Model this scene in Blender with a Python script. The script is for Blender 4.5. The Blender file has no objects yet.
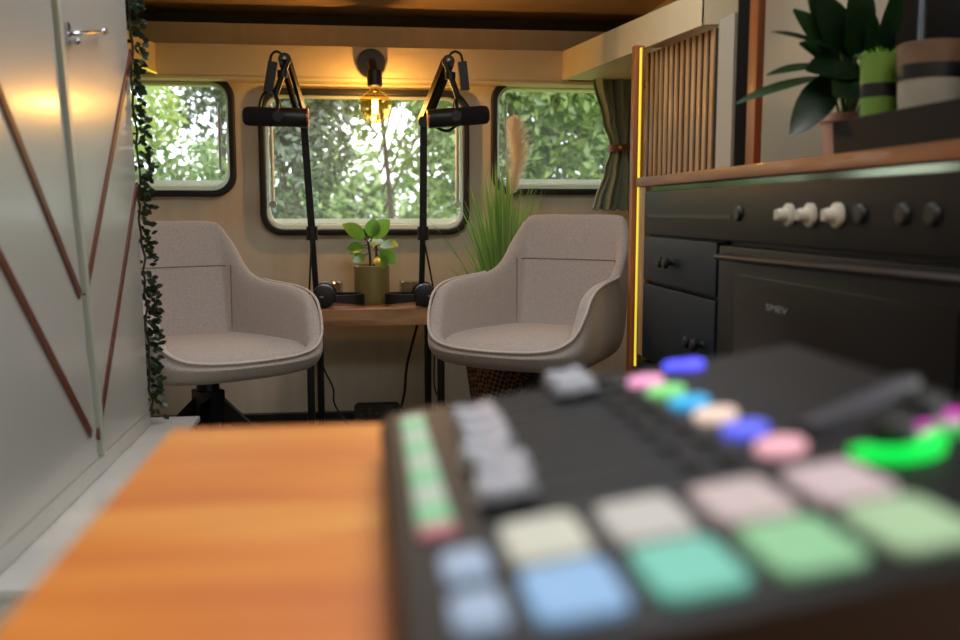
import bpy, bmesh, math, random
from mathutils import Vector, Matrix, Euler
R = math.radians
PI = math.pi
random.seed(7)
scn = bpy.context.scene
COL = scn.collection

# ---------------------------------------------------------------- camera
F = 933.3; YAW = R(6.9); PITCH = math.atan(110 / F * math.cos(YAW)); CZ = 0.9
FW = Vector((math.sin(YAW) * math.cos(PITCH), math.cos(YAW) * math.cos(PITCH), -math.sin(PITCH)))
RT = Vector((math.cos(YAW), -math.sin(YAW), 0))
UP = Vector((math.sin(YAW) * math.sin(PITCH), math.cos(YAW) * math.sin(PITCH), math.cos(PITCH)))
def at(u, v, X=None, Y=None, Z=None):
    d = FW + RT * ((u - 480) / F) + UP * ((320 - v) / F)
    if X is not None: t = X / d.x
    elif Y is not None: t = Y / d.y
    else: t = (Z - CZ) / d.z
    return Vector((d.x * t, d.y * t, CZ + d.z * t))
cam = bpy.data.cameras.new('camera'); camo = bpy.data.objects.new('camera', cam); COL.objects.link(camo)
camo.matrix_world = Matrix(((RT.x, UP.x, -FW.x, 0), (RT.y, UP.y, -FW.y, 0), (RT.z, UP.z, -FW.z, CZ), (0, 0, 0, 1)))
cam.sensor_width = 36; cam.lens = F / 960 * 36; cam.clip_start = 0.02; cam.clip_end = 300
cam.dof.use_dof = True; cam.dof.focus_distance = 3.0; cam.dof.aperture_fstop = 2.7; cam.dof.aperture_blades = 0
scn.camera = camo

# ---------------------------------------------------------------- materials
MATS = {}
def rgb(r, g, b):
    f = lambda c: (c / 255 / 12.92) if c / 255 <= 0.04045 else ((c / 255 + 0.055) / 1.055) ** 2.4
    return (f(r), f(g), f(b), 1)
def mat(name, col, rough=0.5, metal=0.0, var=0.0, vscale=8.0, bump=0.0, bscale=60.0, coat=0.0, emit=None, estr=0.0, stretch=None, sheen=0.0, detail=4, spec=None):
    m = bpy.data.materials.new(name); m.use_nodes = True; MATS[name] = m
    nt = m.node_tree; p = nt.nodes['Principled BSDF']
    p.inputs['Base Color'].default_value = col; p.inputs['Roughness'].default_value = rough; p.inputs['Metallic'].default_value = metal
    p.inputs['Coat Weight'].default_value = coat; p.inputs['Coat Roughness'].default_value = 0.15
    if spec is not None: p.inputs['Specular IOR Level'].default_value = spec
    if sheen: p.inputs['Sheen Weight'].default_value = sheen; p.inputs['Sheen Roughness'].default_value = 0.6
    if emit: p.inputs['Emission Color'].default_value = emit; p.inputs['Emission Strength'].default_value = estr
    tc = nt.nodes.new('ShaderNodeTexCoord'); mp = nt.nodes.new('ShaderNodeMapping'); nt.links.new(tc.outputs['Object'], mp.inputs[0])
    if stretch: mp.inputs['Scale'].default_value = stretch
    if var:
        n = nt.nodes.new('ShaderNodeTexNoise'); n.inputs['Scale'].default_value = vscale; n.inputs['Detail'].default_value = detail
        nt.links.new(mp.outputs[0], n.inputs['Vector'])
        mr = nt.nodes.new('ShaderNodeMapRange'); mr.inputs[1].default_value = 0.3; mr.inputs[2].default_value = 0.7
        mr.inputs[3].default_value = 1 - var; mr.inputs[4].default_value = 1 + var
        nt.links.new(n.outputs['Fac'], mr.inputs[0])
        mx = nt.nodes.new('ShaderNodeMix'); mx.data_type = 'RGBA'; mx.blend_type = 'MULTIPLY'; mx.inputs[0].default_value = 1
        mx.inputs[6].default_value = col; nt.links.new(mr.outputs[0], mx.inputs[7]); nt.links.new(mx.outputs[2], p.inputs['Base Color'])
    if bump:
        n2 = nt.nodes.new('ShaderNodeTexNoise'); n2.inputs['Scale'].default_value = bscale; n2.inputs['Detail'].default_value = 3
        nt.links.new(mp.outputs[0], n2.inputs['Vector'])
        b = nt.nodes.new('ShaderNodeBump'); b.inputs['Strength'].default_value = bump; b.inputs['Distance'].default_value = 0.003
        nt.links.new(n2.outputs['Fac'], b.inputs['Height']); nt.links.new(b.outputs[0], p.inputs['Normal'])
    return m
def wood(name, c1, c2, c3, rough=0.4, scale=1.0, axis='X', coat=0.1):
    m = bpy.data.materials.new(name); m.use_nodes = True; MATS[name] = m
    nt = m.node_tree; p = nt.nodes['Principled BSDF']; p.inputs['Roughness'].default_value = rough; p.inputs['Coat Weight'].default_value = coat
    tc = nt.nodes.new('ShaderNodeTexCoord'); mp = nt.nodes.new('ShaderNodeMapping'); nt.links.new(tc.outputs['Object'], mp.inputs[0])
    s = {'X': (1, 9, 9), 'Y': (9, 1, 9), 'Z': (9, 9, 1)}[axis]; mp.inputs['Scale'].default_value = [q * scale for q in s]
    n = nt.nodes.new('ShaderNodeTexNoise'); n.inputs['Scale'].default_value = 2.2; n.inputs['Detail'].default_value = 6; n.inputs['Distortion'].default_value = 0.6
    nt.links.new(mp.outputs[0], n.inputs['Vector'])
    cr = nt.nodes.new('ShaderNodeValToRGB'); e = cr.color_ramp.elements; e[0].position = 0.3; e[0].color = c1; e[1].position = 0.72; e[1].color = c3
    q = e.new(0.5); q.color = c2
    nt.links.new(n.outputs['Fac'], cr.inputs[0])
    # knots: sparse dark spots of the timber itself
    mp2 = nt.nodes.new('ShaderNodeMapping'); nt.links.new(tc.outputs['Object'], mp2.inputs[0])
    mp2.inputs['Scale'].default_value = {'X': (1.6, 7, 7), 'Y': (7, 1.6, 7), 'Z': (7, 7, 1.6)}[axis]
    vo = nt.nodes.new('ShaderNodeTexVoronoi'); vo.inputs['Scale'].default_value = 1.0 * scale; nt.links.new(mp2.outputs[0], vo.inputs['Vector'])
    kr = nt.nodes.new('ShaderNodeMapRange'); kr.inputs[1].default_value = 0.06; kr.inputs[2].default_value = 0.2; kr.inputs[3].default_value = 0.4; kr.inputs[4].default_value = 1
    nt.links.new(vo.outputs['Distance'], kr.inputs[0])
    mx = nt.nodes.new('ShaderNodeMix'); mx.data_type = 'RGBA'; mx.blend_type = 'MULTIPLY'; mx.inputs[0].default_value = 1
    nt.links.new(cr.outputs[0], mx.inputs[6]); nt.links.new(kr.outputs[0], mx.inputs[7]); nt.links.new(mx.outputs[2], p.inputs['Base Color'])
    b = nt.nodes.new('ShaderNodeBump'); b.inputs['Strength'].default_value = 0.15; b.inputs['Distance'].default_value = 0.002
    nt.links.new(n.outputs['Fac'], b.inputs['Height']); nt.links.new(b.outputs[0], p.inputs['Normal'])
    return m
def leafmat(name, c1, c2, trans=0.45, rough=0.5, gloss=0.08):
    m = bpy.data.materials.new(name); m.use_nodes = True; MATS[name] = m
    nt = m.node_tree; nt.nodes.remove(nt.nodes['Principled BSDF']); out = nt.nodes['Material Output']
    g = nt.nodes.new('ShaderNodeNewGeometry'); cr = nt.nodes.new('ShaderNodeValToRGB')
    cr.color_ramp.elements[0].color = c1; cr.color_ramp.elements[1].color = c2
    nt.links.new(g.outputs['Random Per Island'], cr.inputs[0])
    d = nt.nodes.new('ShaderNodeBsdfDiffuse'); t = nt.nodes.new('ShaderNodeBsdfTranslucent'); gl = nt.nodes.new('ShaderNodeBsdfGlossy')
    gl.inputs['Roughness'].default_value = rough
    nt.links.new(cr.outputs[0], d.inputs[0]); nt.links.new(cr.outputs[0], t.inputs[0])
    a = nt.nodes.new('ShaderNodeMixShader'); a.inputs[0].default_value = trans; nt.links.new(d.outputs[0], a.inputs[1]); nt.links.new(t.outputs[0], a.inputs[2])
    b = nt.nodes.new('ShaderNodeMixShader'); b.inputs[0].default_value = gloss; nt.links.new(a.outputs[0], b.inputs[1]); nt.links.new(gl.outputs[0], b.inputs[2])
    nt.links.new(b.outputs[0], out.inputs[0]); return m
def thinglass(name, tint=(1, 1, 1, 1), refl=0.08, rough=0.02, dust=0.0, drops=0.0):
    m = bpy.data.materials.new(name); m.use_nodes = True; MATS[name] = m
    nt = m.node_tree; nt.nodes.remove(nt.nodes['Principled BSDF']); out = nt.nodes['Material Output']
    t = nt.nodes.new('ShaderNodeBsdfTransparent'); t.inputs[0].default_value = tint
    g = nt.nodes.new('ShaderNodeBsdfGlossy'); g.inputs['Roughness'].default_value = rough
    lw = nt.nodes.new('ShaderNodeLayerWeight'); lw.inputs[0].default_value = 0.3
    mr = nt.nodes.new('ShaderNodeMapRange'); mr.inputs[3].default_value = refl * 0.6; mr.inputs[4].default_value = min(1, refl * 6)
    nt.links.new(lw.outputs['Facing'], mr.inputs[0])
    mx = nt.nodes.new('ShaderNodeMixShader'); nt.links.new(mr.outputs[0], mx.inputs[0]); nt.links.new(t.outputs[0], mx.inputs[1]); nt.links.new(g.outputs[0], mx.inputs[2])
    last = mx
    if dust:
        df = nt.nodes.new('ShaderNodeBsdfDiffuse'); tr = nt.nodes.new('ShaderNodeBsdfTranslucent'); ad = nt.nodes.new('ShaderNodeMixShader')
        nt.links.new(df.outputs[0], ad.inputs[1]); nt.links.new(tr.outputs[0], ad.inputs[2])
        tc = nt.nodes.new('ShaderNodeTexCoord'); vo = nt.nodes.new('ShaderNodeTexVoronoi'); vo.inputs['Scale'].default_value = 55
        nt.links.new(tc.outputs['Object'], vo.inputs['Vector'])
        sp = nt.nodes.new('ShaderNodeMapRange'); sp.inputs[1].default_value = 0.15; sp.inputs[2].default_value = 0.3; sp.inputs[3].default_value = drops; sp.inputs[4].default_value = dust
        nt.links.new(vo.outputs['Distance'], sp.inputs[0])
        m2 = nt.nodes.new('ShaderNodeMixShader'); nt.links.new(sp.outputs[0], m2.inputs[0]); nt.links.new(mx.outputs[0], m2.inputs[1]); nt.links.new(ad.outputs[0], m2.inputs[2]); last = m2
    nt.links.new(last.outputs[0], out.inputs[0]); return m

CREAM = mat('cream_wall', rgb(214, 200, 172), 0.55, var=0.04, vscale=5)
WALLF = mat('padded_wall', rgb(214, 206, 190), 0.6, var=0.06, vscale=3, stretch=(6, 1, 0.6), bump=0.2, bscale=6)
PELM = mat('pelmet_cream', rgb(222, 204, 164), 0.5, var=0.03)
CEIL = mat('ceiling_board', rgb(186, 158, 122), 0.5, var=0.08, stretch=(1, 6, 1))
DOORG = mat('door_grey', rgb(184, 182, 174), 0.27, coat=0.25, var=0.03, vscale=3)
STRIPG = mat('strip_grey_green', rgb(180, 182, 168), 0.35)
BATTEN = mat('red_brown_batten', rgb(96, 44, 30), 0.45, var=0.2)
MARBLE = mat('pale_laminate', rgb(205, 203, 196), 0.3, var=0.12, vscale=6)
BLACK = mat('black_plastic', rgb(20, 20, 21), 0.42)
BLACKM = mat('black_metal', rgb(16, 16, 17), 0.4, metal=0.3)
RUBBER = mat('black_rubber', rgb(20, 18, 18), 0.5)
GASKET = mat('clear_plastic_rim', rgb(205, 208, 200), 0.3)
FLOORM = mat('dark_floor', rgb(70, 60, 52), 0.5, var=0.15)
FAB = mat('greige_fabric', rgb(192, 180, 172), 0.9, var=0.13, vscale=170, bump=0.5, bscale=400, sheen=0.25, detail=7)
FABP = mat('piping_fabric', rgb(214, 202, 192), 0.85, var=0.08, vscale=120, sheen=0.2)
SEAM = mat('seam_fabric', rgb(140, 128, 120), 0.9)
DESKW = wood('desk_oak', rgb(92, 60, 34), rgb(150, 106, 66), rgb(192, 148, 104), 0.5, 1.2, 'X')
TABLEW = wood('table_orange_wood', rgb(206, 108, 28), rgb(226, 134, 42), rgb(240, 164, 70), 0.5, 0.9, 'X', 0.0)
COUNTW = wood('counter_wood', rgb(112, 66, 38), rgb(150, 94, 54), rgb(176, 120, 74), 0.45, 1.0, 'Y')
POSTW = wood('post_wood', rgb(110, 56, 24), rgb(150, 80, 36), rgb(170, 98, 48), 0.45, 1.0, 'Z')
SLATW = wood('slat_wood', rgb(156, 114, 72), rgb(196, 152, 104), rgb(218, 178, 130), 0.5, 1.5, 'Z')
DARKB = mat('dark_backing', rgb(38, 26, 18), 0.8)
NAVY = mat('navy_front', rgb(24, 36, 46), 0.5, spec=.3)
TEAL = mat('teal_front', rgb(16, 48, 62), 0.4)
ENAM = mat('black_enamel', rgb(17, 14, 13), 0.45, spec=.25)
OVENG = mat('oven_glass', rgb(12, 10, 10), 0.25, spec=.3)
STEEL = mat('polished_steel', rgb(96, 104, 88), 0.12, metal=1)
CHROME = mat('chrome', rgb(200, 200, 205), 0.18, metal=1)
WHITEK = mat('ivory_knob', rgb(214, 206, 186), 0.4)
LABELW = mat('pale_print', rgb(150, 146, 142), 0.5)
CURT = mat('sage_curtain', rgb(134, 146, 126), 0.85, var=0.1, vscale=60, sheen=0.2)
LEATH = mat('brown_leather', rgb(92, 42, 26), 0.45)
BRASS = mat('brass', rgb(210, 165, 80), 0.25, metal=1)
POTG = mat('olive_ceramic', rgb(132, 122, 74), 0.35, var=0.15, vscale=4, stretch=(3, 3, 0.5), coat=0.3)
SOIL = mat('soil', rgb(50, 38, 28), 0.9, var=0.3, vscale=60)
LEAFB = leafmat('bright_leaf', rgb(86, 140, 40), rgb(140, 190, 70), 0.5, 0.3, 0.08)
LEAFD = leafmat('dark_leaf', rgb(22, 46, 22), rgb(40, 72, 34), 0.2, 0.3, 0.1)
IVY = leafmat('ivy_leaf', rgb(18, 32, 14), rgb(46, 66, 30), 0.25, 0.4, 0.05)
STEMM = mat('brown_stem', rgb(70, 46, 30), 0.7)
GREENST = mat('green_stem', rgb(92, 112, 52), 0.6)
GRASSM = leafmat('grass_blade', rgb(104, 156, 56), rgb(186, 214, 120), 0.4, 0.4, 0.05)
PLUME = leafmat('pampas_plume', rgb(244, 228, 200), rgb(255, 246, 228), 0.65, 0.6, 0.0)
PINKP = mat('pink_clay', rgb(190, 150, 128), 0.7, var=0.1)
GREENP = mat('green_glaze', rgb(106, 142, 52), 0.35, coat=0.2)
GREYP = mat('grey_glaze', rgb(150, 142, 126), 0.5, var=0.08, vscale=20)
BROWNP = mat('brown_glaze', rgb(112, 84, 62), 0.5, var=0.15, vscale=30)
TRAYM = mat('black_tray', rgb(15, 15, 16), 0.6, spec=.2)
RIM = leafmat('clear_rim', rgb(235, 236, 228), rgb(235, 236, 228), .55, .2, .12)
GLASS = thinglass('window_glass', (0.97, 0.98, 0.97, 1), 0.05, 0.02, 0.025, 0.1)
TUMB = thinglass('tumbler_glass', (0.86, 0.86, 0.82, 1), 0.3, 0.06)
AMBER = thinglass('amber_glass', (1.0, 0.78, 0.36, 1), 0.1, 0.03)
FIL = mat('glowing_filament', (1, 0.6, 0.2, 1), 0.5, emit=(1, 0.5, 0.14, 1), estr=60)
YGLOW = mat('yellow_glow', rgb(210, 190, 60), 0.5, emit=(1.0, 0.80, 0.05, 1), estr=0.3)
WICK = None

# ---------------------------------------------------------------- object helpers
WM = {}
def props(o, label=None, cat=None, group=None, kind=None):
    if label: o['label'] = label
    if cat: o['category'] = cat
    if group: o['group'] = group
    if kind: o['kind'] = kind
    return o
def thing(name, label, cat, loc=(0, 0, 0), rotz=0, group=None):
    o = bpy.data.objects.new(name, None); COL.objects.link(o); o.empty_display_size = 0.05
    o.location = loc; o.rotation_euler = (0, 0, rotz)
    WM[o] = Matrix.LocRotScale(Vector(loc), Euler((0, 0, rotz)), None)
    return props(o, label, cat, group)
def put(name, bm, m, parent=None, smooth=35, bevel=0, local=False):
    """link bm (world coordinates unless local) as one mesh"""
    me = bpy.data.meshes.new(name)
    if bevel:
        es = [e for e in bm.edges if len(e.link_faces) == 2 and e.calc_face_angle(0) > R(40)]
        bmesh.ops.bevel(bm, geom=es, offset=bevel, segments=2, profile=0.7, affect='EDGES', clamp_overlap=True)
    if parent is not None and not local:
        bmesh.ops.transform(bm, matrix=WM[parent].inverted(), verts=bm.verts)
        org = None
    bmesh.ops.recalc_face_normals(bm, faces=bm.faces)
    bm.to_mesh(me); bm.free()
    me.materials.append(m)
    if smooth:
        me.shade_smooth(); me.set_sharp_from_angle(angle=R(smooth))
    o = bpy.data.objects.new(name, me); COL.objects.link(o)
    if parent is not None: o.parent = parent; WM[o] = WM[parent]
    else: WM[o] = Matrix.Identity(4)
    return o
def struct(name, bm, m, **k):
    o = put(name, bm, m, **k); o['kind'] = 'structure'; return o
def B(): return bmesh.new()
def box(bm, x0, x1, y0, y1, z0, z1, rot=None, piv=None):
    vs = bmesh.ops.create_cube(bm, size=1)['verts']
    bmesh.ops.scale(bm, vec=(x1 - x0, y1 - y0, z1 - z0), verts=vs)
    c = Vector(((x0 + x1) / 2, (y0 + y1) / 2, (z0 + z1) / 2))
    if rot is not None:
        bmesh.ops.rotate(bm, cent=(0, 0, 0), matrix=rot, verts=vs)
    bmesh.ops.translate(bm, vec=c, verts=vs)
    return bm
def basis(d):
    d = Vector(d).normalized(); u = Vector((0, 0, 1)) if abs(d.z) < 0.9 else Vector((1, 0, 0))
    a = d.cross(u).normalized(); b = d.cross(a).normalized(); return d, a, b
def tube(bm, pts, r, seg=10, cap=True, flat=1.0):
    pts = [Vector(p) for p in pts]; n = len(pts); rings = []
    if not isinstance(r, (list, tuple)): r = [r] * n
    pa = None
    for i, p in enumerate(pts):
        d = (pts[min(i + 1, n - 1)] - pts[max(i - 1, 0)]).normalized()
        if pa is None: _, a, b = basis(d)
        else:
            a = (pa - d * pa.dot(d)).normalized(); b = d.cross(a).normalized()
        pa = a
        rings.append([bm.verts.new(p + (a * math.cos(t) + b * math.sin(t) * flat) * r[i]) for t in [2 * PI * k / seg for k in range(seg)]])
    for i in range(n - 1):
        for k in range(seg):
            bm.faces.new((rings[i][k], rings[i][(k + 1) % seg], rings[i + 1][(k + 1) % seg], rings[i + 1][k]))
    if cap: bm.faces.new(rings[0][::-1]); bm.faces.new(rings[-1])
    return bm
def bar(bm, p0, p1, w, h, w1=None, h1=None):
    """rectangular bar"""
    p0, p1 = Vector(p0), Vector(p1); d, a, b = basis(p1 - p0); w1 = w1 or w; h1 = h1 or h
    q = []
    for p, ww, hh in ((p0, w, h), (p1, w1, h1)):
        q.append([bm.verts.new(p + a * (sx * ww / 2) + b * (sy * hh / 2)) for sx, sy in ((-1, -1), (1, -1), (1, 1), (-1, 1))])
    for k in range(4): bm.faces.new((q[0][k], q[0][(k + 1) % 4], q[1][(k + 1) % 4], q[1][k]))
    bm.faces.new(q[0][::-1]); bm.faces.new(q[1]); return bm
def lathe(bm, c, prof, seg=24, axis=(0, 0, 1), squash=1):
    c = Vector(c); d, a, b = basis(axis); rings = []
    for r, z in prof:
        if r < 1e-5: rings.append([bm.verts.new(c + d * z)])
        else: rings.append([bm.verts.new(c + d * z + (a * math.cos(t) + b * math.sin(t) * squash) * r) for t in [2 * PI * k / seg for k in range(seg)]])
    for i in range(len(rings) - 1):
        A, Bq = rings[i], rings[i + 1]
        for k in range(seg):
            k2 = (k + 1) % seg
            if len(A) == 1 and len(Bq) == 1: continue
            if len(A) == 1: bm.faces.new((A[0], Bq[k], Bq[k2]))
            elif len(Bq) == 1: bm.faces.new((A[k], A[k2], Bq[0]))
            else: bm.faces.new((A[k], A[k2], Bq[k2], Bq[k]))
    return bm
def sphere(bm, c, r, seg=16, sc=(1, 1, 1)):
    vs = bmesh.ops.create_uvsphere(bm, u_segments=seg, v_segments=max(6, seg // 2), radius=r)['verts']
    bmesh.ops.scale(bm, vec=sc, verts=vs); bmesh.ops.translate(bm, vec=c, verts=vs); return bm
def prism(bm, pts, d):
    """polygon pts extruded along vector d"""
    d = Vector(d); a = [bm.verts.new(p) for p in pts]; b = [bm.verts.new(Vector(p) + d) for p in pts]; n = len(a)
    bm.faces.new(a); bm.faces.new(b[::-1])
    for i in range(n): bm.faces.new((a[i], b[i], b[(i + 1) % n], a[(i + 1) % n]))
    return bm
def cr(pts, n=8, closed=False):
    pts = [Vector(p) for p in pts]; m = len(pts); out = []
    rng = range(m) if closed else range(m - 1)
    for i in rng:
        g = lambda k: pts[k % m] if closed else pts[max(0, min(m - 1, k))]
        p0, p1, p2, p3 = g(i - 1), g(i), g(i + 1), g(i + 2)
        for j in range(n):
            t = j / n
            out.append(0.5 * ((2 * p1) + (p2 - p0) * t + (2 * p0 - 5 * p1 + 4 * p2 - p3) * t * t + (3 * p1 - p0 - 3 * p2 + p3) * t ** 3))
    if not closed: out.append(pts[-1])
    return out
def rrect(x0, x1, z0, z1, r, n=7):
    out = []
    for cx, cz, a0 in ((x1 - r, z1 - r, 0), (x0 + r, z1 - r, 90), (x0 + r, z0 + r, 180), (x1 - r, z0 + r, 270)):
        for k in range(n + 1):
            a = R(a0 + 90 * k / n); out.append((cx + r * math.cos(a), cz + r * math.sin(a)))
    return out
def plate(loops, thick, bevel=0.0):
    """2D filled shape (first loop outer, rest holes) in XZ -> bmesh, centred on y=0"""
    cu = bpy.data.curves.new('t', 'CURVE'); cu.dimensions = '2D'; cu.fill_mode = 'BOTH'; cu.extrude = thick / 2 - bevel
    cu.bevel_depth = bevel; cu.bevel_resolution = 2; cu.offset = -bevel
    for lp in loops:
        s = cu.splines.new('POLY'); s.points.add(len(lp) - 1); s.use_cyclic_u = True
        for i, (x, z) in enumerate(lp): s.points[i].co = (x, z, 0, 1)
    o = bpy.data.objects.new('t', cu); COL.objects.link(o)
    dg = bpy.context.evaluated_depsgraph_get(); me = bpy.data.meshes.new_from_object(o.evaluated_get(dg))
    bm = B(); bm.from_mesh(me); bmesh.ops.remove_doubles(bm, verts=bm.verts, dist=1e-5)
    bmesh.ops.rotate(bm, cent=(0, 0, 0), matrix=Matrix.Rotation(PI / 2, 3, 'X'), verts=bm.verts)
    bpy.data.objects.remove(o); bpy.data.meshes.remove(me); bpy.data.curves.remove(cu); return bm
def move(bm, v): bmesh.ops.translate(bm, vec=v, verts=bm.verts); return bm
def dup(root, loc, rotz, label, group=None, mirror=False):
    r = root.copy(); COL.objects.link(r); r.location = loc; r.rotation_euler = (0, 0, rotz); r['label'] = label
    if group: r['group'] = group
    for ch in list(root.children):
        c = ch.copy(); COL.objects.link(c); c.parent = r
        for g in list(ch.children):
            d = g.copy(); COL.objects.link(d); d.parent = c
    return r

FZ = 0.05     # floor height
# ---------------------------------------------------------------- shell of the caravan
struct('floor', box(B(), -1.15, 1.15, -1.2, 4.0, -0.03, FZ), FLOORM)
YW = 3.8
WIN = [(-1.04, -0.503, 0.955, 1.42, 0.085), (-0.414, 0.414, 0.803, 1.375, 0.085), (0.503, 1.04, 0.965, 1.425, 0.085)]
loops = [[(-1.15, FZ), (1.15, FZ), (1.15, 1.62), (-1.15, 1.62)]] + [rrect(a + .006, b - .006, c + .006, d - .006, r) for a, b, c, d, r in WIN]
struct('wall_rear', move(plate(loops, 0.04), (0, YW + 0.022, 0)), WALLF, smooth=0)
for i, (a, b, c, d, r) in enumerate(WIN):
    fr = struct('window_%d' % (i + 1), move(plate([rrect(a, b, c, d, r), rrect(a + .025, b - .025, c + .025, d - .025, r - .02)], 0.03, 0.006), (0, YW - 0.012, 0)), RUBBER)
    put('glazing_rim', move(plate([rrect(a + .024, b - .024, c + .024, d - .024, r - .019), rrect(a + .036, b - .036, c + .044, d - .036, r - .026)], 0.022, 0.004), (0, YW + 0.012, 0)), RIM, fr)
    put('window_pane', move(plate([rrect(a + .03, b - .03, c + .03, d - .03, r - .024)], 0.004), (0, YW + 0.03, 0)), GLASS, fr, smooth=0)
    put('outer_sill', box(B(), a + .05, b - .05, YW + 0.05, YW + 0.085, c + 0.045, c + 0.065), RIM, fr)
    if i == 1:
        for s in (-1, 1):
            x = s * 0.365
            st = put('window_stay', tube(B(), [(x, YW + .0, 1.31), (x, YW - .01, 0.93)], 0.006, 8), GASKET, fr)
            put('stay_knob', tube(B(), [(x, YW - .03, .925), (x, YW + .0, .925)], 0.014, 12), CHROME, st)
    else:
        s = -1 if i == 0 else 1
        x = s * 0.565
        put('window_stay', tube(B(), [(x, YW, 1.32), (x, YW - .01, 1.06)], 0.005, 8), GASKET, fr)
struct('baseboard_rear', box(B(), -1.15, 1.15, 3.765, 3.80, FZ, FZ + 0.035), BLACK)
struct('wall_left', box(B(), -1.17, -1.13, -1.2, 4.0, FZ, 1.95), CREAM)
bm = B(); box(bm, 1.13, 1.17, .74, 4.0, FZ, 1.95); box(bm, 1.13, 1.17, -1.2, -1.0, FZ, 1.95); box(bm, 1.13, 1.17, -1.0, .74, 1.2, 1.95)   # opening added beside the camera, out of view, to let in side light
struct('wall_right', bm, CREAM)
struct('wall_front', box(B(), -1.17, 1.17, -1.24, -1.2, FZ, 1.95), CREAM)
# upper rear recess and ceiling
struct('wall_upper', box(B(), -1.15, 1.15, 3.95, 3.98, 1.40, 1.74), mat('recess_shade_panel', rgb(76, 68, 52), .6))  # shade of the recess is put into the panel's dark colour
struct('trim_1', box(B(), -1.13, 1.13, 3.70, 3.95, 1.395, 1.408), PELM)     # shelf floor behind the pelmet
bm = B(); prof = [(3.98, 1.685), (3.15, 1.685), (2.55, 1.93), (2.36, 1.93)]
def roofseg(bm, pr, x0, x1):
    for (y0, z0), (y1, z1) in zip(pr, pr[1:]):
        prism(bm, [(x0, y0, z0), (x0, y1, z1), (x0, y1, z1 + .03), (x0, y0, z0 + .03)], (x1 - x0, 0, 0))
roofseg(bm, prof, -1.15, 1.15)
box(bm, -1.15, -.4, 1.6, 2.40, 1.93, 2.10); box(bm, .7, 1.15, 1.6, 2.40, 1.93, 2.10)  # unseen roof, thickened and left open over chairs and table to shape daylight
box(bm, -1.15, 1.15, .75, 1.6, 1.93, 2.10); box(bm, -1.15, -.1, -.35, .75, 1.93, 2.10); box(bm, .95, 1.15, -.35, .75, 1.93, 2.10); box(bm, -1.15, 1.15, -1.2, -.35, 1.93, 2.10)
struct('ceiling', bm, CEIL, smooth=0)
# pelmets on three sides, each a board with its top shelf edge
struct('trim_2', box(B(), -.80, .80, 3.70, 3.715, 1.403, 1.524), PELM, bevel=0.003)
def side_pelmet(s, n):
    # board runs from the rear towards the camera, dropping a little
    bm = B(); y0, y1 = 3.70, 2.13; t = 0.012
    zb0, zt0, zb1, zt1 = 1.412, 1.522, 1.325, 1.405
    x = 0.775 * s
    prism(bm, [(x, y0, zb0), (x, y1, zb1), (x, y1, zt1), (x, y0, zt0)], (t * s, 0, 0))
    prism(bm, [(x, y1, zb1), (x + .075 * s, y1 - .012, zb1), (x + .075 * s, y1 - .012, zt1), (x, y1, zt1)], (0, .012, 0))
    prism(bm, [(x + t * s, y0, zb0), (x + t * s, 2.67, zb0 - .0571), (x + .345 * s, 2.67, zb0 - .0571), (x + .345 * s, y0, zb0)], (0, 0, .01))
    struct('trim_%d' % n, bm, PELM, smooth=0)
side_pelmet(1, 3); side_pelmet(-1, 4)
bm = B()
prism(bm, [(-.775, 3.69, 1.408), (-.775, 2.2, 1.324), (-.775, 2.2, 1.329), (-.775, 3.69, 1.413)], (.006, 0, 0))  # thin yellow strip with slight emission along the pelmet's lower edge
props(put('glow_strip', bm, YGLOW, smooth=0), 'thin yellow glowing strip under the pelmet above the garland side window', 'light strip')

# ---------------------------------------------------------------- outdoors
struct('ground', box(B(), -40, 40, -40, 60, -0.75, -0.6), mat('lawn', rgb(96, 120, 50), 0.9, var=0.3, vscale=1.5))
def leaves(bm, n, cen, rad, size, rng, shell=0.35, zmin=-0.5):
    cen = Vector(cen)
    k = 0
    blobs = [(Vector((rng.uniform(-.6, .6) * rad[0], rng.uniform(-.6, .6) * rad[1], rng.uniform(-.55, .75) * rad[2])), rng.uniform(.35, .6)) for _ in range(12)]
    while k < n:
        bc, br = blobs[rng.randrange(len(blobs))]
        d = Vector((rng.gauss(0, 1), rng.gauss(0, 1), rng.gauss(0, 1))).normalized()
        rr = (1 - shell * rng.random()) * br
        p = cen + bc + Vector((d.x * rad[0], d.y * rad[1], d.z * rad[2])) * rr
        k += 1
        if p.z < zmin: continue
        q = (d + Vector((rng.gauss(0, .6), rng.gauss(0, .6), rng.gauss(0, .6) + .3))).normalized()
        _, a, b = basis(q); an = rng.uniform(0, 2 * PI); u = a * math.cos(an) + b * math.sin(an); v = q.cross(u)
        s = size * rng.uniform(.6, 1.3)
        v0, v1, v2, v3 = [bm.verts.new(x) for x in (p - u * s, p + v * s * .45 + q * s * .1, p + u * s, p - v * s * .45 + q * s * .1)]
        bm.faces.new((v0, v1, v2, v3))
    return bm
YG = leafmat('leaf_yellow_green', rgb(146, 172, 70), rgb(206, 218, 130), 0.5)
MG = leafmat('leaf_mid_green', rgb(84, 118, 56), rgb(158, 180, 98), 0.45)
DG = leafmat('leaf_dark_green', rgb(48, 66, 44), rgb(92, 110, 68), 0.4)
BARK = mat('bark', rgb(86, 76, 62), 0.9, var=0.3, vscale=10)
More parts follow.
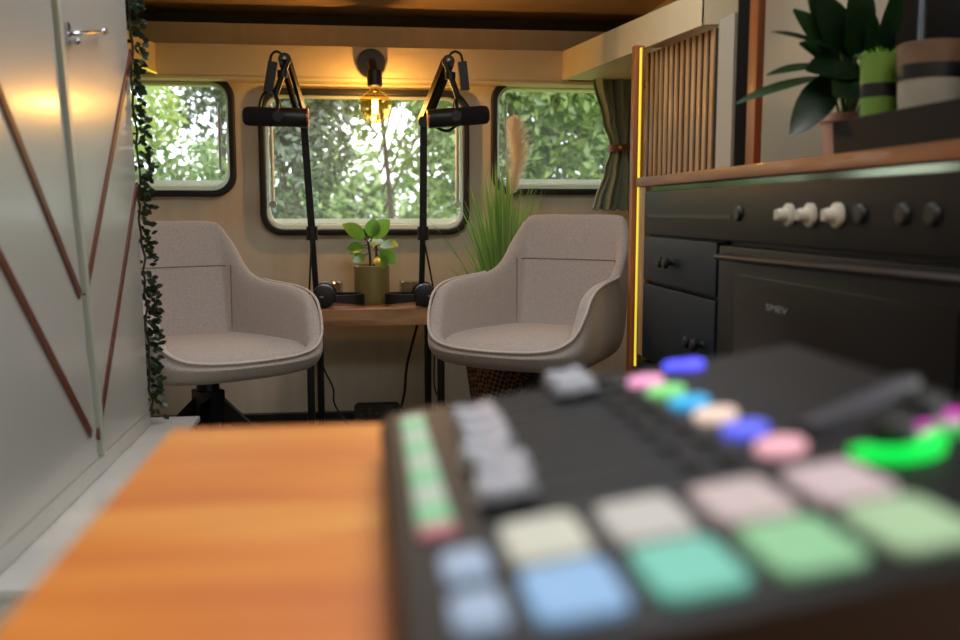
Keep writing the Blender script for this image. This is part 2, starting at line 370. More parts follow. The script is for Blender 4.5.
def tree(name, label, cat, base, cen, rad, n, size, m, seed, group=None, trunk=0.045):
    rng = random.Random(seed)
    t = thing(name, label, cat, (base[0], base[1], -0.6), 0, group)
    put('foliage', leaves(B(), n, cen, rad, size, rng), m, t, smooth=0)
    c = Vector(cen); b0 = Vector((base[0], base[1], -0.6))
    bm = tube(B(), cr([b0, b0.lerp(c, .5) + Vector((.08, 0, 0)), c + Vector((0, 0, rad[2] * .4))], 6), [trunk * (1 - .7 * k / 12) for k in range(13)], 8)
    for k in range(7):
        p = b0.lerp(c, .55 + .07 * k); e = c + Vector((rng.uniform(-.8, .8) * rad[0], rng.uniform(-.5, .5) * rad[1], rng.uniform(.0, .8) * rad[2]))
        tube(bm, [p, p.lerp(e, .5) + Vector((0, 0, .06)), e], [trunk * .35, trunk * .25, trunk * .1], 6)
    put('trunk', bm, BARK, t)
    return t
tree('young_tree', 'yellow green leafy tree filling the window beside the garland', 'tree', (-2.6, 8.2), (-2.55, 8.0, 2.05), (1.0, .8, .85), 8500, .055, YG, 1)
tree('dark_tree', 'dark speckled tree against white sky in the garland side window', 'tree', (-1.55, 10), (-1.5, 10, 2.0), (.5, .6, 1.0), 1900, .05, DG, 2)
tree('bare_branched_tree', 'thin dark tree with sky showing through behind the microphone pole in the middle window', 'tree', (-.62, 7.4), (-.6, 7.4, 1.75), (.62, .6, .95), 5200, .045, DG, 3)
tree('drooping_tree', 'sparse green tree with sky gaps behind the bulb in the middle window', 'tree', (.25, 9.4), (.1, 9.4, 2.1), (1.2, .8, .9), 4800, .055, MG, 4)
tree('leafy_tree', 'dense fresh green tree by the second microphone pole in the middle window', 'tree', (1.15, 8.0), (1.05, 8.0, 1.6), (.72, .7, 1.1), 9500, .05, MG, 5)
tree('broad_tree', 'broad mid green tree filling the curtained window', 'tree', (2.1, 7.4), (2.15, 7.4, 1.7), (1.0, .8, 1.1), 12000, .05, MG, 6)
tree('rear_tree', 'dark tree standing behind the broad green one in the curtained window', 'tree', (3.0, 10.5), (3.2, 10.5, 2.2), (1.6, 1, 1.5), 9000, .07, DG, 7)
tree('hazy_tree', 'hazy olive tree far behind the bulb, low in the middle window', 'tree', (-.3, 14.5), (-.3, 14.5, .9), (2.6, 1, 1.0), 6500, .09, MG, 8)
tree('far_tree', 'distant grey green tree line seen low in the garland side window', 'tree', (-4.6, 17.5), (-4.4, 17.5, .8), (1.9, 1, 1.0), 6000, .09, DG, 9)
def bush(label, cen, rad, n, size, m, seed):
    rng = random.Random(seed)
    t = thing('bush', label, 'bush', (cen[0], cen[1], -0.6))
    put('foliage', leaves(B(), n, cen, rad, size, rng, zmin=-.6), m, t, smooth=0)
    bm = B()
    for k in range(5): tube(bm, [(cen[0], cen[1], -.6), (cen[0] + rng.uniform(-.4, .4) * rad[0], cen[1], cen[2])], [.03, .012], 6)
    put('stems', bm, BARK, t)
bush('low grey green bush at the foot of the garland side window', (-2.2, 9, .75), (1.3, .7, .85), 5200, .05, MG, 11)
bush('dark low bush behind the first microphone pole', (-.75, 8.9, .6), (.6, .4, .6), 2400, .045, DG, 12)
bush('bright low bush just above the potted plant outside', (.35, 7.0, .1), (1.1, .6, .62), 3200, .04, YG, 13)
bush('low bush under the curtained window', (2.7, 6.0, .2), (.8, .4, .65), 3200, .045, YG, 14)
bush('green bush outside behind the second microphone', (1.3, 6.0, .3), (.5, .35, .5), 2200, .045, MG, 15)
rng = random.Random(30); bm = B()
for k in range(22): leaves(bm, 420, (-9 + k * .9, 17 + rng.uniform(-.6, .6), .15 + rng.uniform(0, .35)), (.8, .7, 1.2), .1, rng, zmin=-.6)
props(put('hedge', bm, DG, smooth=0), 'long distant dark hedge across the meadow behind the trees', 'hedge')

# ---------------------------------------------------------------- wardrobe on the garland side
XD = -0.55
w = thing('wardrobe', 'tall glossy pale grey wardrobe with red-brown chevron battens', 'wardrobe', (-0.8, 1.8, FZ))
put('carcass', prism(B(), [(-1.12, 2.385, .36), (-1.12, 1.0, .36), (-1.12, 1.0, 1.90), (-1.12, 2.29, 1.90)], (.55, 0, 0)), DOORG, w, smooth=0)
put('plinth', box(B(), -1.10, -.60, 1.0, 2.36, FZ, .36), DOORG, w, smooth=0)
def yz(y, z, dx=0): return Vector((XD + dx, y, z))
def P(u, v): return at(u, v, X=XD)
sT, sB = P(53, 0), P(96, 411)
sl = (sB.y - sT.y) / (sB.z - sT.z)
def stripY(z): return sT.y + sl * (z - sT.z)
eT, eB = P(125, 0), P(149, 411)
el = (eB.y - eT.y) / (eB.z - eT.z)
def edgeY(z): return eT.y + el * (z - eT.z)
ZB, ZT = .40, 1.90
d1 = put('door', prism(B(), [(XD - .018, 1.0, ZB), (XD - .018, stripY(ZB) - .014, ZB), (XD - .018, stripY(ZT) - .014, ZT), (XD - .018, 1.0, ZT)], (.018, 0, 0)), DOORG, w, bevel=.002)
d2 = put('door', prism(B(), [(XD - .018, stripY(ZB) + .016, ZB), (XD - .018, edgeY(ZB), ZB), (XD - .018, edgeY(ZT), ZT), (XD - .018, stripY(ZT) + .016, ZT)], (.018, 0, 0)), DOORG, w, bevel=.002)
put('centre_strip', prism(B(), [(XD - .016, stripY(ZB) - .004, ZB), (XD - .016, stripY(ZB) + .018, ZB), (XD - .016, stripY(ZT) + .018, ZT), (XD - .016, stripY(ZT) - .004, ZT)], (.024, 0, 0)), STRIPG, w, bevel=.003)
put('base_rail', box(B(), -.575, XD + .002, 1.0, 2.395, .362, .398), DOORG, w, bevel=.002)
def batten(par, a, b):
    p0, p1 = P(*a) + Vector((.004, 0, 0)), P(*b) + Vector((.004, 0, 0)); d = (p1 - p0).normalized(); n = Vector((1, 0, 0)).cross(d) * .009
    put('batten', prism(B(), [p0 - n, p0 + n, p1 + n, p1 - n], (-.0045, 0, 0)), BATTEN, par, bevel=.0008)
batten(d1, (-30, 22), (79, 295)); batten(d2, (84, 297), (130, 52))
batten(d1, (-40, 182), (90, 434)); batten(d2, (97, 438), (136, 185))
hk = put('latch', tube(B(), cr([P(66, 34) + Vector((.004, 0, 0)), P(69, 33) + Vector((.02, 0, 0)), P(82, 32) + Vector((.024, 0, 0)), P(98, 32) + Vector((.018, 0, 0))], 5), .004, 8), CHROME, w)
put('latch_plate', box(B(), XD - .001, XD + .006, P(66, 34).y - .008, P(66, 34).y + .008, P(66, 34).z - .02, P(66, 34).z + .02), CHROME, hk)
put('latch_knob', sphere(B(), P(69, 41) + Vector((.014, 0, 0)), .007, 10), CHROME, hk)
put('latch_tip', sphere(B(), P(93, 31) + Vector((.022, 0, 0)), .007, 10, (1, 2, 1)), CHROME, hk)
b = thing('storage_box', 'low pale storage box at the foot of the wardrobe', 'box', (-.5, 1.9, FZ))
put('body', box(B(), -.592, -.455, 1.36, 2.49, FZ, .345), MARBLE, b, bevel=.003)
put('lid', box(B(), -.595, -.445, 1.355, 2.50, .345, .36), MARBLE, b, bevel=.003)

# hanging garland
g = thing('hanging_garland', 'long dark green leafy garland hanging at the wardrobe edge', 'garland', (-.535, 2.42, 1.9))
rng = random.Random(5); pts = []
for k in range(50):
    z = 1.88 - k * (1.88 - .39) / 49
    pts.append(Vector((-.548 + rng.uniform(-.004, .006), edgeY(z) + .02 + rng.uniform(-.004, .006), z)))
put('vine', tube(B(), pts, .003, 6), mat('vine_green', rgb(30, 40, 22), .7), g)
bm = B()
def leafblade(bm, p, d, nrm, L, W, seg=4, curl=0.0, fold=.15):
    """pointed leaf from p along d"""
    d = Vector(d).normalized(); s = d.cross(Vector(nrm)).normalized(); n = s.cross(d); prev = None
    for i in range(seg + 1):
        t = i / seg; wd = W * math.sin(PI * min(1, t * .92 + .06)) ** .8 * .5
        c = p + d * (L * t) + n * (-curl * L * t * t)
        row = [bm.verts.new(c + s * wd + n * wd * fold), bm.verts.new(c), bm.verts.new(c - s * wd + n * wd * fold)]
        if prev:
            bm.faces.new((prev[0], prev[1], row[1], row[0])); bm.faces.new((prev[1], prev[2], row[2], row[1]))
        prev = row
    return bm
for k in range(640):
    p = pts[rng.randrange(len(pts) - 1)].lerp(pts[rng.randrange(len(pts))], 0) + Vector((0, 0, rng.uniform(-.02, .02)))
    a = rng.uniform(-1.0, 2.0); d = Vector((math.cos(a) * .9 , math.sin(a) * .5 - .1, rng.uniform(-.9, .6)))
    o = d.normalized() * rng.uniform(.004, .030)
    leafblade(bm, p + o, d, (rng.gauss(0, .5), -1, rng.gauss(0, .5)), rng.uniform(.013, .021), rng.uniform(.010, .015), 3)
put('leaves', bm, IVY, g, smooth=60)

# ---------------------------------------------------------------- armchairs
def armchair(label):
    t = thing('armchair', label, 'armchair')
    # half footprint of the rim: x, y, z   (front is -y)
    H = [(0, .262, .880), (.13, .258, .880), (.200, .240, .868), (.232, .200, .800), (.243, .150, .725), (.256, .08, .692), (.268, -.02, .684),
         (.279, -.12, .676), (.282, -.195, .652), (.278, -.235, .600), (.260, -.268, .545), (.218, -.298, .512), (.155, -.322, .500), (.08, -.334, .496)]
    H = [(x * .935, y, z) for x, y, z in H]
    full = H + [(0, -.337, .495)] + [(-x, y, z) for x, y, z in H[1:][::-1]]
    rim = cr(full, 4, True); n = len(rim)
    # lean of the back
    rim = [Vector((p.x, p.y + max(0, p.z - .70) * .30 if p.y > .0 else p.y, p.z)) for p in rim]
    ZBT = .432
    bm = B(); rings = []
    foot = []
    for p in rim:
        fx, fy = p.x, p.y - (max(0, p.z - .70) * .30 if p.y > 0 else 0)
        foot.append(Vector((fx, fy, 0)))
    def ring(f): rings.append([bm.verts.new(f(i)) for i in range(n)])
    th = .042
    def inward(i, k):
        a = foot[(i + 1) % n] - foot[i - 1]; nn = Vector((-a.y, a.x, 0)).normalized()
        if nn.dot(foot[i]) > 0: nn = -nn
        return nn * k
    for fr, zz in ((.12, ZBT - .010), (.55, ZBT - .006), (.84, ZBT + .004), (.95, ZBT + .022)):
        ring(lambda i: Vector((foot[i].x * fr, foot[i].y * fr, zz)))
    for s in (0.12, 0.3, 0.5, 0.7, 0.86, .95):
        def f(i, s=s):
            z = ZBT + .045 + (rim[i].z - ZBT - .045) * s
            bulge = .985 + .02 * math.sin(PI * min(1, s * 1.1))
            xy = Vector((foot[i].x, foot[i].y, 0)).lerp(Vector((rim[i].x, rim[i].y, 0)), s ** 1.3) * bulge
            return Vector((xy.x, xy.y, z))
        ring(f)
    ring(lambda i: rim[i] + inward(i, .006) + Vector((0, 0, .004)))
    ring(lambda i: rim[i] + inward(i, th * .5) + Vector((0, 0, .010)))
    ring(lambda i: rim[i] + inward(i, th * .92) + Vector((0, 0, .000)))
    for s in (.8, .55, .3, .0):
        def f(i, s=s):
            zl = .475; z = zl + max(0, rim[i].z - .01 - zl) * s
            xy = (Vector((foot[i].x, foot[i].y, 0)).lerp(Vector((rim[i].x, rim[i].y, 0)), s)) + inward(i, th * (1 + .35 * (1 - s)))
            return Vector((xy.x, xy.y, z))
        ring(f)
    ring(lambda i: Vector((foot[i].x * .4, foot[i].y * .4, .47)))
    for a, b2 in zip(rings, rings[1:]):
        for i in range(n): bm.faces.new((a[i], a[(i + 1) % n], b2[(i + 1) % n], b2[i]))
    bm.faces.new(rings[0][::-1]); bm.faces.new(rings[-1])
    sh = put('shell', bm, FAB, t, smooth=180)
    m = sh.modifiers.new('s', 'SUBSURF'); m.levels = 1; m.render_levels = 1
    # seat cushion
    sf = [(0, .17), (.13, .165), (.19, .12), (.222, .02), (.246, -.10), (.254, -.19), (.238, -.25), (.19, -.292), (.10, -.313)]
    fullc = [(x, y, 0) for x, y in sf] + [(0, -.318, 0)] + [(-x, y, 0) for x, y in sf[1:][::-1]]
    fullc = [(x * .885, y, z) for x, y, z in fullc]
    c = cr(fullc, 3, True); bm = B(); rings = []
    for fr, z in ((.97, .465), (1.0, .482), (1.005, .498), (.985, .510), (.93, .520), (.80, .530), (.5, .537), (.2, .538)):
        rings.append([bm.verts.new((p.x * fr, (p.y + .07) * fr - .07, z - (.006 if p.y < -.2 else 0) * fr)) for p in c])
    for a, b2 in zip(rings, rings[1:]):
        for i in range(len(c)): bm.faces.new((a[i], a[(i + 1) % len(c)], b2[(i + 1) % len(c)], b2[i]))
    bm.faces.new(rings[0][::-1]); bm.faces.new(rings[-1])
    put('seat_cushion', bm, FAB, t, smooth=180)
    # piping along the front of arms and seat
    idx = [i for i in range(n) if rim[i].y < .06 or rim[i].z < .69]
    idx = sorted([i for i in range(n) if foot[i].y < .10], key=lambda i: i)
    put('piping', tube(B(), [rim[i] + inward(i, .002) + Vector((0, -.002 if foot[i].y < -.2 else 0, .006)) for i in idx], .0042, 8), FABP, t)
    # seams on the inside of the back
    def inner(i, sc):
        zl = .475; z = zl + max(0, rim[i].z - .01 - zl) * sc
        xy = Vector((foot[i].x, foot[i].y, 0)).lerp(Vector((rim[i].x, rim[i].y, 0)), sc) + inward(i, th * (1 + .35 * (1 - sc)) + .0005)
        return Vector((xy.x, xy.y, z))
    bm = B(); sp = []
    for i in sorted([i for i in range(n) if foot[i].y > .21], key=lambda i: foot[i].x):
        zz = .738; sc = (zz - .475) / (rim[i].z - .01 - .475); sp.append(inner(i, min(.97, sc)))
    tube(bm, sp, .0022, 6)
    for s in (-1, 1):
        i = min(range(n), key=lambda i: (foot[i] - Vector((s * .218, .190, 0))).length)
        tube(bm, [inner(i, .9 - .09 * k) for k in range(10)], .0022, 6)
    put('seam', bm, SEAM, t)
    # underside pads, column, hub, legs
    bm = B(); box(bm, -.09, .09, -.09, .09, ZBT - .02, ZBT + .004)
    for sx in (-1, 1):
        for sy in (-1, 1): tube(bm, [(sx * .14, sy * .14, ZBT + .004), (sx * .14, sy * .14, ZBT - .012)], .010, 8)
    put('mounting_plate', bm, BLACK, t)
    put('column', tube(B(), [(0, 0, ZBT - .015), (0, 0, .30)], .034, 16), BLACKM, t)
    put('hub', box(B(), -.038, .038, -.038, .038, .27, .37), BLACKM, t, bevel=.006)
    for k in range(4):
        a = R(45 + 90 * k + 12); dx, dy = math.cos(a), math.sin(a)
        lg = put('leg', bar(B(), (dx * .02, dy * .02, .335), (dx * .30, dy * .30, FZ + .008), .030, .045, .022, .028), BLACKM, t, bevel=.003)
        put('foot_pad', tube(B(), [(dx * .295, dy * .295, FZ + .006), (dx * .295, dy * .295, FZ)], .014, 10), BLACK, lg)
    return t
YC = 2.87
cA = armchair('greige fabric armchair beside the hanging garland, facing the middle')
cx = at(208, 390, Y=YC); cA.location = (cx.x, YC, .0013); cA.scale = (1, 1, .975); cA.rotation_euler = (0, 0, R(33))
cx = at(538, 390, Y=YC + .02)
cB = dup(cA, (cx.x, YC + .02, 0), R(-36), 'greige fabric armchair in front of the tall grass basket')
cB.scale = (1, 1, 1)
for o in (cA, cB): o['group'] = 'greige swivel armchairs'

# ---------------------------------------------------------------- desk
DZ = .548
dk = thing('desk', 'small thick oak desk under the middle window on thin black legs', 'desk', (.03, 3.55, FZ))
put('desk_top', box(B(), -.235, .30, 3.36, 3.765, DZ - .06, DZ), DESKW, dk, bevel=.004)
for x, y in ((at(311, 380, Y=3.4).x, 3.40), (at(441, 380, Y=3.4).x, 3.40), (at(311, 380, Y=3.4).x + .02, 3.70), (at(428, 380, Y=3.7).x, 3.70)):
    put('leg', box(B(), x - .013, x + .013, y - .013, y + .013, FZ, DZ - .06), BLACKM, dk, bevel=.002)
put('rail', box(B(), -.19, .25, 3.70, 3.715, DZ - .085, DZ - .06), BLACKM, dk)

# potted plant on the desk
pc = at(372, 299, Y=3.62); PX = pc.x
pp = thing('potted_plant', 'young bright green plant in an olive ceramic pot on the desk', 'plant', (PX, 3.60, DZ))
r = .068
put('pot', lathe(B(), (PX, 3.60, DZ), [(0, 0), (r * .93, 0), (r * .97, .006), (r, .03), (r, .142), (r * .95, .146), (r * .92, .14), (r * .90, .12), (0, .12)], 32), POTG, pp)
put('soil', lathe(B(), (PX, 3.60, DZ + .12), [(r * .9, 0), (r * .6, .008), (0, .01)], 20), SOIL, pp)
bm = B()
tops = [(-.012, 0, .235), (.018, .0, .22)]
for x, y, z in tops: tube(bm, cr([(PX + x * .4, 3.60, DZ + .125), (PX + x * .8 + .004, 3.60, DZ + .18), (PX + x, 3.60 + y, DZ + z)], 5), .0045, 8)
lv = [((-.012, 0, .235), (-.5, -.2, .45), (.1, -.8, .6), .11, .075), ((-.005, 0, .235), (.45, -.2, .6), (-.2, -.9, .4), .105, .085), ((.018, 0, .22), (.55, -.4, .1), (.1, -.6, .8), .085, .075),
      ((.018, 0, .21), (.9, -.3, -.6), (.3, -.9, .3), .085, .07), ((-.01, 0, .21), (-.8, -.4, .1), (0, -.8, .6), .075, .06), ((-.012, 0, .19), (-.7, -.5, -.3), (0, -.9, .3), .06, .05),
      ((.02, 0, .19), (.3, -.8, -.5), (.1, -.8, .4), .075, .07), ((0, 0, .235), (.1, -.3, .9), (0, -.9, .2), .08, .07), ((.01, 0, .2), (.1, .6, .5), (0, -.6, .6), .09, .07), ((-.012, 0, .225), (-.9, .1, -.35), (-.2, -.7, .6), .075, .05)]
lb = B()
for (x, y, z), d, nn, L, Wd in lv:
    p = Vector((PX + x, 3.60 + y, DZ + z)); L *= .86; Wd *= .88; d = Vector(d).normalized(); q = p + d * .02
    tube(bm, [p, q], .002, 6); leafblade(lb, q, d, nn, L, Wd, 7, .25, .12)
put('stems', bm, STEMM, pp); put('leaves', lb, LEAFB, pp, smooth=60)

# tumblers
def tumbler(label, u):
    x = at(u, 285, Y=3.64).x
    t = thing('glass_tumbler', label, 'glass', (x, 3.64, DZ), 0, 'tumblers on the desk')
    bm = B(); seg = 36; prof = [(0, .004), (.030, .004), (.033, .015), (.036, .04), (.039, .076)]
    rings = []
    for s, pr in ((0, [(0.0001, 0), (.033, 0), (.036, .012), (.039, .04), (.042, .078), (.040, .080), (.038, .078), (.034, .03), (.031, .014), (0.0001, .013)]),):
        for r0, z in pr:
            rings.append([bm.verts.new((x + (r0 + (.0022 * (1 if k % 2 else -1) if r0 > .034 and z < .06 else 0)) * math.cos(2 * PI * k / seg), 3.64 + r0 * math.sin(2 * PI * k / seg), DZ + z)) for k in range(seg)])
    for a, b2 in zip(rings, rings[1:]):
        for k in range(seg): bm.faces.new((a[k], a[(k + 1) % seg], b2[(k + 1) % seg], b2[k]))
    put('glass_wall', bm, TUMB, t, smooth=40)
    put('base_ring', lathe(B(), (x, 3.64, DZ), [(.030, .001), (.034, .001), (.034, .005), (.030, .005), (.030, .001)], 24), GASKET, t)
    return t
tumbler('small ribbed glass tumbler beside the pole nearer the garland', 332)
tumbler('small ribbed glass tumbler between the pot and the far microphone pole', 410)

# headphones
def headphones(label, u, s):
    yc = 3.42; x = at(u, 297, Y=yc).x
    t = thing('headphones', label, 'headphones', (x, yc, DZ), 0, 'headphones on the desk')
    rc = .043
    for k, (dy, zz) in enumerate(((0, rc + .001), (.135, rc + .001))):
        e = put('ear_cup', lathe(B(), (x, yc + dy - .016, DZ + zz), [(0, 0), (rc * .7, 0), (rc * .93, .004), (rc, .012), (rc, .020), (rc * .9, .024), (0, .024)], 28, (0, 1, 0)), BLACK, t)
        sgn = 1 if k == 0 else -1
        put('ear_cushion', lathe(B(), (x, yc + dy + (.020 if k == 0 else -.028), DZ + zz), [(rc * .35, 0), (rc * .45, -.010), (rc * .7, -.012), (rc * .95, -.004), (rc * .93, .008), (rc * .6, .010), (rc * .35, 0)], 28, (0, 1, 0)), RUBBER, e)
        if k == 0: put('badge', box(B(), x - .002 - s * .012, x + .011 - s * .012, yc - .018, yc - .0155, DZ + zz - .004, DZ + zz + .001), LABELW, e)
    path = cr([(x + s * .03, yc + .002, 0), (x + s * .10, yc + .01, 0), (x + s * .135, yc + .045, 0), (x + s * .14, yc + .07, 0), (x + s * .135, yc + .09, 0), (x + s * .10, yc + .12, 0), (x + s * .03, yc + .132, 0)], 6)
    bm = B(); prev = None; n = len(path)
    for i, p in enumerate(path):
        d = (path[min(i + 1, n - 1)] - path[max(0, i - 1)]).normalized(); nn = Vector((-d.y, d.x, 0)) * .005
        mid = math.sin(PI * i / (n - 1)); h = .012 + .010 * mid; zc = DZ + .034 - .008 * mid
        row = [bm.verts.new((p.x + a * nn.x, p.y + a * nn.y, zc + b2 * h)) for a, b2 in ((1, 1), (-1, 1), (-1, -1), (1, -1))]
        if prev:
            for k in range(4): bm.faces.new((prev[k], prev[(k + 1) % 4], row[(k + 1) % 4], row[k]))
        else: bm.faces.new(row)
        prev = row
    bm.faces.new(prev[::-1])
    put('headband', bm, BLACK, t, smooth=40)
headphones('black headphones lying beside the armchair that stands by the garland', 324, 1)
headphones('black headphones on the desk beside the armchair with grass behind', 425, -1)

# ---------------------------------------------------------------- microphone arms and microphones
def mic_set(s, lab_a, lab_m, U):
    """U: pixel anchors -> points at their own depth"""
    yb = 3.50
    base = at(*U['base'], Y=yb); base.z = DZ
    col = at(*U['collar'], Y=yb); top = at(*U['elbow'], Y=yb); tip = at(*U['tip'], Y=3.36)
    t = thing('microphone_arm', lab_a, 'microphone arm', (base.x, yb, DZ), 0, 'microphone booms clamped to the desk')
    put('clamp', box(B(), base.x - .02, base.x + .02, yb - .03, yb + .03, DZ, DZ + .02), BLACKM, t, bevel=.003)
    put('lower_pole', tube(B(), [base, col], .011, 12), BLACKM, t)
    put('collar', tube(B(), [col - Vector((0, 0, .03)), col + Vector((0, 0, .02))], .021, 14), BLACK, t)
    put('upper_pole', bar(B(), col, top, .026, .026), BLACKM, t, bevel=.003)
    off = (tip - top).normalized().cross(Vector((0, 1, 0))).normalized() * .012
    put('boom', bar(bar(B(), top + off, tip + off, .012, .024), top - off, tip - off, .012, .024), BLACKM, t, bevel=.002)
    put('elbow_joint', tube(B(), [top + Vector((0, -.022, 0)), top + Vector((0, .022, 0))], .020, 16), BLACK, t)
    tj = put('tip_joint', tube(B(), [tip + Vector((0, -.022, 0)), tip + Vector((0, .022, 0))], .022, 16), BLACK, t)
    put('joint_cap', sphere(B(), tip + Vector((0, -.026, .002)), .010, 12), CHROME, tj)
    hang = at(*U['hang'], Y=3.34)
    tipd = Vector((tip.x + s * .008, 3.34, tip.z - .01))
    put('swivel', tube(tube(B(), [tipd, hang], .011, 12), [tipd.lerp(hang, .35) + Vector((0, 0, .012)), tipd.lerp(hang, .35) - Vector((0, 0, .012))], .018, 14), BLACK, t)
    # counter spring box / cable sleeve
    a, b2 = at(*U['sleeve0'], Y=3.33), at(*U['sleeve1'], Y=3.33)
    put('cable_sleeve', bar(B(), a, b2, .03, .03), BLACK, t, bevel=.006)
    put('cable', tube(B(), cr([at(*q, Y=3.35) for q in U['loop']], 6), .0045, 8), RUBBER, t)
    put('brace_cable', tube(B(), cr([col + Vector((.0, -.018, -.02)), col.lerp(base, .5) + Vector((U['br'] * .5, -.02, 0)), Vector((base.x + U['br'], yb - .01, DZ + .004))], 5), .0035, 8), RUBBER, t)
    # microphone (held by the arm)
    m0, m1 = at(*U['m0'], Y=3.30), at(*U['m1'], Y=3.30)
    d = (m1 - m0); L = d.length; dn = d.normalized()
    mt = thing('studio_microphone', lab_m, 'microphone', tuple(m0.lerp(m1, .5)), 0, 'black broadcast microphones')
    rr = .0325
    put('body', lathe(B(), m0, [(0, 0), (rr * .9, 0), (rr, .006), (rr, L * .52), (rr * .96, L * .54)], 28, dn), BLACK, mt)
    put('windscreen', lathe(B(), m0, [(rr * .96, L * .54), (rr * 1.0, L * .56), (rr * .99, L * .9), (rr * .9, L * .97), (rr * .6, L), (0, L)], 28, dn), mat('foam', rgb(24, 24, 26), .95, bump=.4, bscale=500) if 'foam' not in MATS else MATS['foam'], mt)
    put('end_ring', lathe(B(), m0, [(rr * .7, -.002), (rr * 1.01, -.002), (rr * 1.01, .004), (rr * .7, .004), (rr * .7, -.002)], 28, dn), MATS.get('copper') or mat('copper', rgb(150, 95, 60), .35, metal=.8), mt)
    hp = m0.lerp(m1, .45)
    _, pa, pb = basis(dn)
    yk = B(); tube(yk, [hp + Vector((0, -.037, 0)), hp + Vector((0, -.037, .035)), hp + Vector((0, -.02, .05)), hang, hp + Vector((0, .02, .05)), hp + Vector((0, .037, .035)), hp + Vector((0, .037, 0))], .008, 8)
    tube(yk, [hp + Vector((0, -.045, 0)), hp + Vector((0, -.030, 0))], .018, 14); tube(yk, [hp + Vector((0, .045, 0)), hp + Vector((0, .030, 0))], .018, 14)
    put('yoke', yk, BLACK, mt)
    put('microphone_cable', tube(B(), cr([at(*q, Y=3.33) for q in U['mc']], 6), .0055, 8), RUBBER, mt)
mic_set(1, 'black boom arm rising beside the garland side of the bulb', 'black studio microphone hanging nearer the garland',
        dict(base=(317, 296), collar=(312, 232), elbow=(304, 124), tip=(285, 60), hang=(275, 96), sleeve0=(273, 62), sleeve1=(268, 92),
             loop=[(283, 64), (282, 55), (276, 51.5), (271, 56), (270, 66)], mc=[(268, 90), (262, 97), (259, 110)], m0=(308, 118), m1=(243, 116), br=-.03))
mic_set(-1, 'black boom arm rising on the tall grass side of the bulb', 'black studio microphone hanging on the tall grass side, tilted up',
        dict(base=(421, 296), collar=(423, 232), elbow=(423.5, 122), tip=(448, 62), hang=(458, 98), sleeve0=(462, 62), sleeve1=(465, 90),
             loop=[(449, 62), (450, 55), (455, 51.5), (461, 55), (463, 66)], mc=[(456, 94), (463, 100), (468, 112), (450, 130), (438, 128), (434, 124)], m0=(428, 119), m1=(489, 114.5), br=.055))

# ---------------------------------------------------------------- wall lamp
ls = at(371, 63, Y=3.67); bc = at(375, 107, Y=3.60)
sc = thing('wall_lamp', 'black wall lamp on the pelmet with a lit amber globe bulb', 'lamp', (ls.x, 3.70, ls.z))
put('lamp_base', lathe(B(), (ls.x, 3.70, ls.z), [(0, 0), (.054, 0), (.054, .020), (.048, .028), (0, .030)], 32, (0, -1, 0)), BLACK, sc)
put('rim_disc', lathe(B(), (ls.x, 3.699, ls.z), [(0, 0), (.060, 0), (.060, .008), (0, .009)], 32, (0, -1, 0)), mat('pale_rim', rgb(150, 158, 138), .4), sc)
put('lamp_arm', tube(B(), cr([(ls.x, 3.68, ls.z), (ls.x + .004, 3.62, ls.z - .008), (bc.x - .002, 3.60, ls.z - .04)], 5), .017, 14), BLACK, sc)
put('socket', lathe(B(), (bc.x, 3.60, bc.z), [(0, .135), (.026, .135), (.028, .13), (.028, .078), (.024, .074), (0, .074)], 24), BLACK, sc)
bp = [(.016, .078), (.018, .068)] + [(.062 * math.sin(R(a)), .062 * math.cos(R(a))) for a in range(18, 181, 9)]
bp[-1] = (0, -.062)
bu = put('bulb', lathe(B(), bc, bp, 32), AMBER, sc, smooth=180)
hel = [Vector((bc.x + .010 * math.cos(a * .6), bc.y + .010 * math.sin(a * .6), bc.z + .028 - a * .00085)) for a in range(64)]
put('filament', tube(B(), hel, .0011, 5), FIL, bu)
put('filament_stem', tube(B(), [bc + Vector((0, 0, .07)), bc + Vector((0, 0, .03))], .003, 6), CHROME, bu)
pl = bpy.data.lights.new('bulb_light', 'POINT'); pl.energy = 3.6; pl.color = (1, .62, .28); pl.shadow_soft_size = .012
plo = bpy.data.objects.new('bulb_light', pl); plo.location = bc + Vector((0, 0, .0)); COL.objects.link(plo)

# ---------------------------------------------------------------- cables and floor mixer
def cable(label, pts, r=.0035):
    return props(put('cable', tube(B(), cr(pts, 8), r, 8), RUBBER), label, 'cable', None)
cable('black cable dropping from the desk and coiling on the floor by the mixer', [(.2, 3.66, DZ - .065), (.19, 3.66, .44), at(407, 365, Y=3.66), at(404, 395, Y=3.68), (.10, 3.66, FZ + .006), (.05, 3.70, FZ + .006), (.14, 3.74, FZ + .012), (.25, 3.72, FZ + .008), (.22, 3.64, FZ + .016), (.10, 3.68, FZ + .018), (.04, 3.60, FZ + .02)], .005)
cable('thin cable hanging below the desk beside the armchair by the garland', [(-.19, 3.62, DZ - .062), at(322, 362, Y=3.62), at(333, 388, Y=3.64), at(335, 405, Y=3.64), (-.07, 3.60, FZ + .004)])
cable('thin cable between the two rear desk legs on the grass side', [(.27, 3.66, DZ - .06), at(434, 372, Y=3.66), at(436, 392, Y=3.66), at(447, 408, Y=3.6), (.31, 3.6, FZ + .004)], .003)
mx0, mx1 = at(354, 420, Y=3.52).x, at(401, 420, Y=3.52).x
mx = thing('audio_mixer', 'small black audio mixer with silver knobs on the floor under the desk', 'mixer', ((mx0 + mx1) / 2, 3.55, FZ))
put('body', prism(B(), [(mx0, 3.43, FZ + .005), (mx0, 3.68, FZ + .005), (mx0, 3.68, FZ + .085), (mx0, 3.60, FZ + .085), (mx0, 3.43, FZ + .05)], (mx1 - mx0, 0, 0)), BLACK, mx, bevel=.003)
